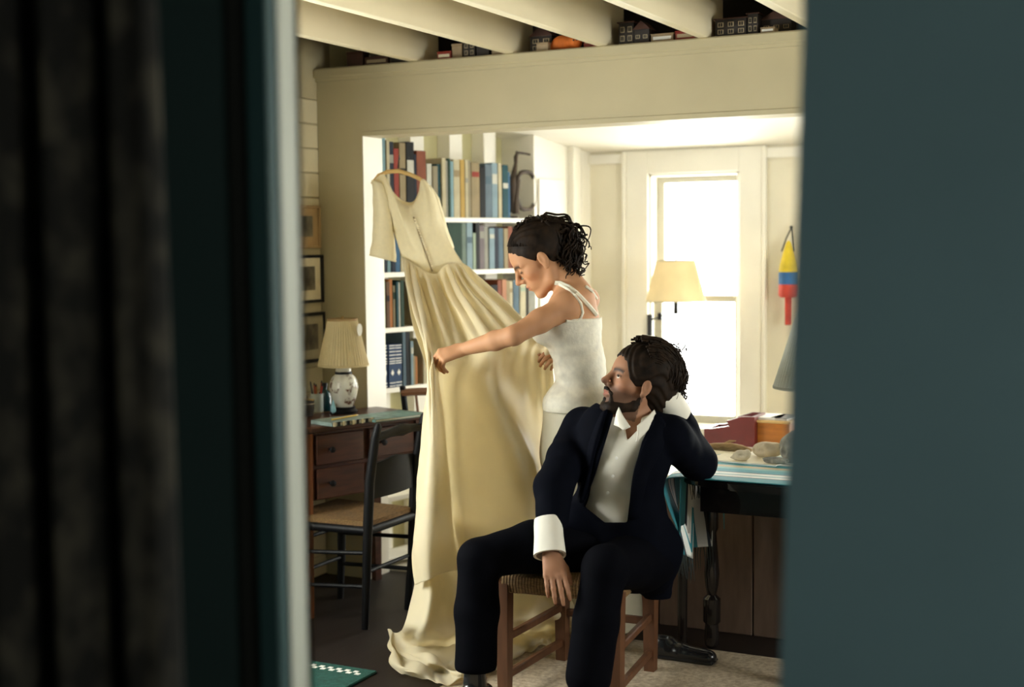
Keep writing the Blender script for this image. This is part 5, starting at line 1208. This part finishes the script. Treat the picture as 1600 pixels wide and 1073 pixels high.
MB().tube([qw(-.082 + .0 * math.cos(a), .045 * math.cos(a), .075 + .045 * math.sin(a)) for a in np.linspace(0, 6.28, 20)], .006, 6).build('hair_tie', black, ho, world=True, smooth=True)

# ---------------------------------------------------------------- the man on the stool
MN = thing('person', 'bearded man in dark suit and open white shirt sitting on the stool', 'person', (-1.93, 4.37, 0))
fm = cdir(-.38, -.92, 0).normalized(); lm = UP.cross(fm)
mpel = P(985, 872, 4.76); mwai = P(970, 800, 4.74); mche = P(968, 715, 4.72); mnk = P(993, 650, 4.72)
mrs = P(912, 670, 4.84); mls = P(1047, 682, 4.68); mle = P(1090, 722, 4.82); mlw = P(1041, 623, 4.72)
mre = P(864, 762, 4.60); mrw = P(860, 862, 4.47)
mu_ = (mnk - mwai).normalized(); mf = (fm - mu_ * fm.dot(mu_)).normalized(); ml = mu_.cross(mf)
def torso_m(F, g=0.0):
    ax = (mf, ml, mu_)
    F.ell(mche + mu_ * .02, (.108 + g, .158 + g, .17 + g), ax, .03); F.ell(mwai, (.105 + g, .140 + g, .14 + g), ax, .05); F.ell(mpel + UP * .03, (.115 + g, .150 + g, .12 + g), (fm, lm, UP), .05)
mhf0 = cdir(-.955, -.30, 0).normalized(); mhl0 = UP.cross(mhf0)
mhf = rotv(mhf0, mhl0, -math.radians(20)); mhu = mhf.cross(mhl0); mhu = -mhu if mhu.z < 0 else mhu
mhl = mhl0; 
MS = 1.05; mo = P(994, 598, 4.70)
BM = Field((-2.4, 3.85, .35), (-1.45, 4.75, 1.36), .0036)
torso_m(BM, -.012)
BM.cone(mnk - mu_ * .06, mnk + UP * .02, .085, .066, .03); BM.cone(mnk, mo - mhf * .022 - mhu * .055, .062, .058, .03)
BM.chain([mnk - mu_ * .03, mrs, mre, mrw], [.05, .052, .038, .027], .02); BM.chain([mnk - mu_ * .03, mls, mle, mlw], [.05, .052, .038, .027], .02)
qm = head(BM, mo, mhf, mhl, mhu, MS, True, True)
BM.cone(qm(.055, 0, -.112), mnk + mf * .06 + UP * .005, .022, .02, .04)
# right hand: back to the viewer, fingers over the front of the seat
hem = (P(868, 905, 4.40) - mrw).normalized(); hnm = (-CF * .95 + UP * .25); hnm = (hnm - hem * hnm.dot(hem)).normalized(); h2m = hem.cross(hnm); h2m = h2m if h2m.dot(CR) > 0 else -h2m
hand(BM, mrw + hem * .012, hem, hnm, h2m, [(.12, .25, .3), (.16, .3, .35), (.18, .35, .35), (.2, .35, .3)], (.85, .45, .2), .96, .08)
# left hand: behind the neck
hel = (P(1007, 606, 4.78) - mlw).normalized(); hnl = cdir(.2, -.75, -.35); hnl = (hnl - hel * hnl.dot(hel)).normalized(); h2l = hel.cross(hnl); h2l = h2l if h2l.z < 0 else -h2l
hand(BM, mlw, hel, hnl, h2l, [(-.35, .2, .2), (-.4, .15, .2), (-.4, .15, .2), (-.4, .15, .2)], (.8, .55, -.1), 1.0)
mskin = (.33, .165, .095)
mb_o, mV, mQ = BM.build('body', skinm, MN, lambda V: headtint(V, mo, mhf, mhl, mhu, MS, mskin, (.30, .11, .085), (.012, .008, .006), stub=((.045, .026, .018), .72)))
del BM
eyeballs(MN, mo, mhf, mhl, mhu, MS, mhf * .85 + mhu * .2 + mhl * .38)
# shirt
shirtm = mat('white_cotton_shirt', (.72, .69, .60), .7, .04, 10, bump=.25, bscale=25)
SF = Field((-2.35, 3.9, .5), (-1.5, 4.75, 1.2), .0045); torso_m(SF, .003); SF.chain([mnk - mu_ * .04, mrs], [.055, .055], .03); SF.chain([mnk - mu_ * .04, mls], [.055, .055], .03)
SF.cone(mnk - mu_ * .05, mnk + UP * .012, .082, .070, .02)
pts_ = SF.pts(); SF.F += (noise3(pts_ * np.array([1, 1, 1.6], np.float32), 26, 21) * .013).astype(np.float32)
def pxfield(pts):
    q = (pts - np.array(O, np.float32)) @ np.array(RM, np.float32); return 800 + FPX * q[..., 0] / -q[..., 2], 536.5 - FPX * q[..., 1] / -q[..., 2], -q[..., 2]
def convex(px, py, poly):
    d = None; c = np.mean(poly, 0)
    for (x0, y0), (x1, y1) in zip(poly, poly[1:] + poly[:1]):
        nx, ny = y1 - y0, x0 - x1; L_ = math.hypot(nx, ny); nx, ny = nx / L_, ny / L_
        if (c[0] - x0) * nx + (c[1] - y0) * ny > 0: nx, ny = -nx, -ny
        e = (px - x0) * nx + (py - y0) * ny; d = e if d is None else np.maximum(d, e)
    return d / 450.
X_, Y_, D_ = pxfield(pts_)
SF.F = np.maximum(SF.F, -np.maximum(convex(X_, Y_, [(972, 640), (1004, 640), (1000, 668), (968, 700), (976, 664)]), D_ - 4.70).astype(np.float32))
SF.F = np.maximum(SF.F, -np.maximum(convex(X_, Y_, [(930, 560), (1040, 560), (1034, 636), (975, 646), (940, 640)]), D_ - 5.2).astype(np.float32))
SF.F = np.maximum(SF.F, -np.maximum(convex(X_, Y_, [(880, 560), (966, 560), (968, 640), (950, 650), (880, 668)]), D_ - 5.2).astype(np.float32))
sh_o, sV, sQ = SF.build('shirt', shirtm, MN); del SF, pts_
sbv = bvh_of(sV, sQ)
def quadpatch(pts, nm, m, parent, bv, off, thick=.003, n=(12, 8)):
    S_ = sheet([[hit(bv, x, y, off + o_) or P(x, y, 4.6) for x, y, o_ in r] for r in pts], *n); return grid_obj(nm, S_, m, parent, thick)
# collar flaps and placket
cl1 = [[(969, 636, .0), (972, 650, .004), (978, 664, .004)], [(963, 648, .012), (967, 657, .014), (975, 669, .010)], [(960, 660, .006), (968, 668, .008), (984, 668, .008)]]
cL = np.array([[tuple(P(x, y, d)) for x, y, d in r] for r in [[(967, 636, 4.60), (974, 650, 4.585), (985, 667, 4.565)], [(963, 647, 4.60), (968, 658, 4.58), (978, 670, 4.56)], [(960, 664, 4.60), (967, 667, 4.575), (974, 672, 4.56)]]])
grid_obj('collar', sheet(cL.tolist(), 14, 10), shirtm, sh_o, .004)
cR = np.array([[tuple(P(x, y, d)) for x, y, d in r] for r in [[(1022, 640, 4.66), (1010, 652, 4.60), (996, 665, 4.56)], [(1024, 648, 4.65), (1012, 662, 4.59), (996, 680, 4.555)], [(1020, 662, 4.64), (1008, 676, 4.58), (994, 690, 4.56)]]])
grid_obj('collar', sheet(cR.tolist(), 14, 10), shirtm, sh_o, .004)
pl_ = [hit(sbv, x, y, .002) for x, y in ((966, 702), (962, 725), (957, 748), (950, 770), (945, 795))]
if False: MB().tube(pl_, .0028, 6).build('placket', shirtm, sh_o, world=True, smooth=True)
for x, y in ((964, 715), (958, 742), (951, 768)):
    p = hit(sbv, x, y, .010)
    if p: MB().lathe([(0, -.001), (.005, -.001), (.005, .0015), (0, .002)], 12, Matrix.Translation(p - MN.location) @ Matrix.Rotation(YAW - .3, 4, 'Z') @ Matrix.Rotation(math.pi / 2, 4, 'X')).build('button', paperw, sh_o)
# cuffs
def cuff(a, b, ra, rb, nm='cuff'):
    a, b = Vector(a), Vector(b); mb = MB(); L_ = []
    for (t, k_) in ((0, 1.0), (.2, 1.04), (.5, 1.03), (.85, 1.08), (1.0, 1.10), (1.0, .93), (.7, .90)):
        L_.append((a.lerp(b, t), (ra + (rb - ra) * t) * k_))
    d = (b - a).normalized(); x = d.orthogonal().normalized(); y = d.cross(x); n_ = 28; v = []; f_ = []
    for c_, r_ in L_:
        for k_ in range(n_): t = 6.28318 * k_ / n_; v.append(c_ + (x * math.cos(t) + y * math.sin(t)) * r_ * (1 + .05 * math.sin(3 * t + 1)))
    for i in range(len(L_) - 1):
        for k_ in range(n_): f_.append((i * n_ + k_, i * n_ + (k_ + 1) % n_, (i + 1) * n_ + (k_ + 1) % n_, (i + 1) * n_ + k_))
    return mb.add(v, f_).build(nm, shirtm, sh_o, world=True, smooth=True)
cuff(P(857, 812, 4.53), P(860, 868, 4.465), .046, .049); cuff(P(1062, 653, 4.745), P(1033, 617, 4.715), .050, .056)
# jacket
navym = mat('midnight_navy_wool', (.0022, .0028, .0058), .85, .15, 30, spec=.04)
JF = Field((-2.42, 3.85, .32), (-1.38, 4.85, 1.20), .005); torso_m(JF, .024)
JF.chain([mnk - mu_ * .035 - mf * .01, mrs + UP * .0], [.066, .070], .03); JF.chain([mnk - mu_ * .035 - mf * .01, mls], [.066, .070], .03)
JF.chain([mrs, mrs.lerp(mre, .55), mre], [.074, .070, .064], .02); JF.chain([mre, P(862, 818, 4.535)], [.063, .054], .02)
JF.chain([mls, mle], [.074, .062], .02); JF.chain([mle, mle.lerp(mlw, .5), P(1060, 654, 4.75)], [.064, .060, .054], .02)
JF.cone(mpel + lm * .10 + UP * .05, P(1030, 905, 4.74), .085, .045, .05, flat=(fm, 1.5)); JF.cone(mwai - lm * .09, P(900, 815, 4.72), .08, .07, .05)
JF.ell(P(1010, 860, 4.80), (.10, .10, .12), None, .04); JF.chain([P(1012, 850, 4.78), P(1028, 925, 4.80)], [.10, .052], .05, flat=(CF, 1.5))
pts_ = JF.pts(); JF.F += (noise3(pts_ * np.array([1, 1, 1.3], np.float32), 30, 31) * .008 + noise3(pts_, 75, 8) * .002).astype(np.float32)
X_, Y_, D_ = pxfield(pts_); del pts_
ry = [632, 650, 690, 742, 790, 816]; vee = np.maximum.reduce([np.interp(Y_, ry, [958, 958, 946, 930, 912, 945]) - X_, X_ - np.interp(Y_, ry, [1026, 1022, 1003, 989, 983, 980]), 632 - Y_, Y_ - 816]) / 450.; vee = np.maximum(vee, D_ - 4.72); JF.F = np.maximum(JF.F, -vee.astype(np.float32))
JF.F = np.maximum(JF.F, -np.maximum(convex(X_, Y_, [(958, 560), (1024, 560), (1024, 645), (990, 650), (962, 636)]), D_ - 5.0).astype(np.float32))
JF.F = np.maximum(JF.F, -np.maximum(convex(X_, Y_, [(926, 560), (962, 560), (972, 645), (948, 637), (930, 628)]), D_ - 4.78).astype(np.float32))
JF.F = np.maximum(JF.F, -np.maximum(convex(X_, Y_, [(840, 826), (890, 826), (935, 850), (940, 1000), (840, 1000)]), D_ - 4.66).astype(np.float32)); del X_, Y_, D_, vee
j_o, jV, jQ = JF.build('jacket', navym, MN); del JF
jbv = bvh_of(jV, jQ)
lap = [[(958, 640, .003), (950, 680, .004), (934, 735, .004), (915, 788, .002)], [(950, 642, .010), (938, 682, .010), (924, 736, .008), (908, 786, .003)], [(940, 646, .004), (922, 690, .003), (914, 738, .003), (902, 782, .002)]]
for pp in (lap, [[(1024, 648, .003), (1006, 690, .004), (990, 740, .004), (982, 812, .002)], [(1032, 654, .010), (1020, 694, .010), (1000, 742, .008), (990, 812, .003)], [(1040, 662, .004), (1034, 702, .003), (1012, 744, .003), (998, 810, .002)]]):
    g_ = [[hit(jbv, x, y, o_) for x, y, o_ in r] for r in pp]
    if all(all(p is not None for p in r) for r in g_): grid_obj('lapel', sheet(g_, 20, 12), navym, j_o, .004)
# trousers
trm = mat('midnight_navy_trousers', (.0018, .002, .0036), .85, .15, 30, spec=.04)
TF = Field((-2.75, 3.5, 0), (-1.45, 4.85, .80), .0055)
TF.ell(mpel + UP * .01, (.145, .172, .125), (fm, lm, UP), .04); 
rk = P(747, 873, 4.60); ra = P(742, 1078, 4.58); lk = P(945, 888, 4.42); la = P(912, 1095, 4.36)
TF.chain([P(930, 862, 4.74), P(835, 853, 4.66), rk], [.100, .084, .070], .03); TF.chain([rk, rk.lerp(ra, .4), P(743, 1036, 4.58)], [.070, .073, .072], .02)
TF.chain([P(1000, 872, 4.74), lk], [.105, .074], .03); TF.chain([lk, lk.lerp(la, .4), P(918, 1056, 4.37)], [.072, .074, .074], .02)
pts_ = TF.pts(); TF.F += (noise3(pts_ * np.array([1, 1, .8], np.float32), 36, 41) * .006).astype(np.float32); del pts_
TF.cut((0, 0, .15), (0, 0, -1)); TF.build('trousers', trm, MN); del TF
# shoes and ankles
for k_, (kn, an, fd) in enumerate(((rk, ra, cdir(-.6, -.8, 0)), (lk, la, cdir(-.45, -.9, 0)))):
    an = Vector((an.x, an.y, .10)); SFh = Field(tuple(an - Vector((.24, .30, .12))), tuple(an + Vector((.2, .2, .15))), .005)
    fd = fd.normalized(); SFh.chain([an - fd * .04 - UP * .045, an + fd * .06 - UP * .05, an + fd * .17 - UP * .058], [.042, .040, .034], .02); SFh.cone(an - UP * .04, an + UP * .06, .042, .036, .02)
    SFh.cut((0, 0, .018), (0, 0, -1)); SFh.build('shoe', leather, MN)
# hair and beard
HM = Field(tuple(mo - Vector((.22, .22, .24))), tuple(mo + Vector((.22, .22, .24))), .004); axm = (mhf, mhl, mhu)
HM.ell(qm(-.022, 0, .042), [.114 * MS, .090 * MS, .100 * MS], axm, .01); HM.ell(qm(-.07, .0, .0), [.075, .085, .10], axm, .03); HM.ell(qm(-.045, .02, .078), [.075, .07, .050], axm, .03)
pts_ = HM.pts() - np.array(mo, np.float32); a_, b_, c_ = (pts_ @ np.array(v, np.float32) / MS for v in (mhf, mhl, mhu))
HM.F = np.maximum(HM.F, ((a_ - .066) * .9 - (c_ - .036) * .43) * MS); HM.F = np.maximum(HM.F, -(np.sqrt(((a_ - .008) / .022) ** 2 + ((c_ + .034) / .026) ** 2) - 1) * .022)
HM.F += (np.sin((b_ * 1.0 + .4 * c_) * 300 + 5 * np.sin(a_ * 40)) * .002).astype(np.float32)
hm, _, _ = HM.build('hair', hairm, MN); del HM, pts_, a_, b_, c_
mb = MB(); rs = random.Random(9)
for i in range(260):
    side = rs.uniform(-1, 1); th0 = rs.uniform(.98, 1.9); pts_ = []
    k9 = rs.uniform(1.0, 1.14); rx_, ry_, rz_ = .124 * MS * k9, .096 * MS, .108 * MS * k9; b0 = math.asin(max(-.98, min(.98, side)))
    for t in np.linspace(th0, 3.35, 7):
        cb = math.cos(b0 * .9); pts_.append(qm((-.022 + rx_ * math.cos(t) * cb) / MS * 1.0, side * .088, (.042 * MS + rz_ * math.sin(t) * cb) / MS))
    e = pts_[-1]; tgt = P(1056 + rs.gauss(0, 10), rs.uniform(575, 630), 4.82 + rs.uniform(-.06, .12)); pts_ += [e.lerp(tgt, .55) + CR * .01, tgt]
    curl(mb, pts_, .0040, .0012, rs.uniform(.004, .012), rs.uniform(2.5, 5), rs, 5, 34)
for i in range(45):
    st_ = qm(-.10, rs.uniform(-.06, .07), rs.uniform(-.03, .05)); tg_ = P(1064 + rs.gauss(0, 6), rs.uniform(596, 634), 4.86 + rs.uniform(-.05, .08)); curl(mb, [st_, st_.lerp(tg_, .5) + CR * .02, tg_], .0034, .001, .009, 3, rs, 5, 24)
for i in range(80):
    st_ = qm(-.03 + rs.uniform(-.05, .05), rs.uniform(-.06, .06), .12); tg_ = P(rs.uniform(1020, 1084), rs.uniform(534, 630), 4.78 + rs.uniform(-.1, .1)); curl(mb, [st_, st_.lerp(tg_, .5) + CR * .02 + UP * .012, tg_], .0019, .0009, .009, 3, rs, 4, 24)
mb.build('curls', hairm, hm, world=True, smooth=True)
BF = Field(tuple(mo - Vector((.18, .18, .2))), tuple(mo + Vector((.18, .18, .1))), .0032)
for g in (-1, 1):
    BF.cone(qm(-.006, g * .053, -.040), qm(.010, g * .049, -.080), .016 * MS, .021 * MS, .012); BF.cone(qm(.010, g * .049, -.080), qm(.062, g * .020, -.104), .021 * MS, .024 * MS, .012); BF.cone(qm(.096, g * .006, -.0475), qm(.082, g * .026, -.060), .0062, .0055, .005); BF.cone(qm(.082, g * .026, -.060), qm(.074, g * .026, -.085), .0055, .008, .006)
BF.ell(qm(.068, 0, -.106), [.028, .030, .025], axm, .012); BF.ell(qm(.086, 0, -.083), [.008, .010, .008], axm, .008)
pts_ = BF.pts(); BF.F += (noise3(pts_, 420, 4) * .0022).astype(np.float32); del pts_
BF.build('beard', hairm, MN); del BF
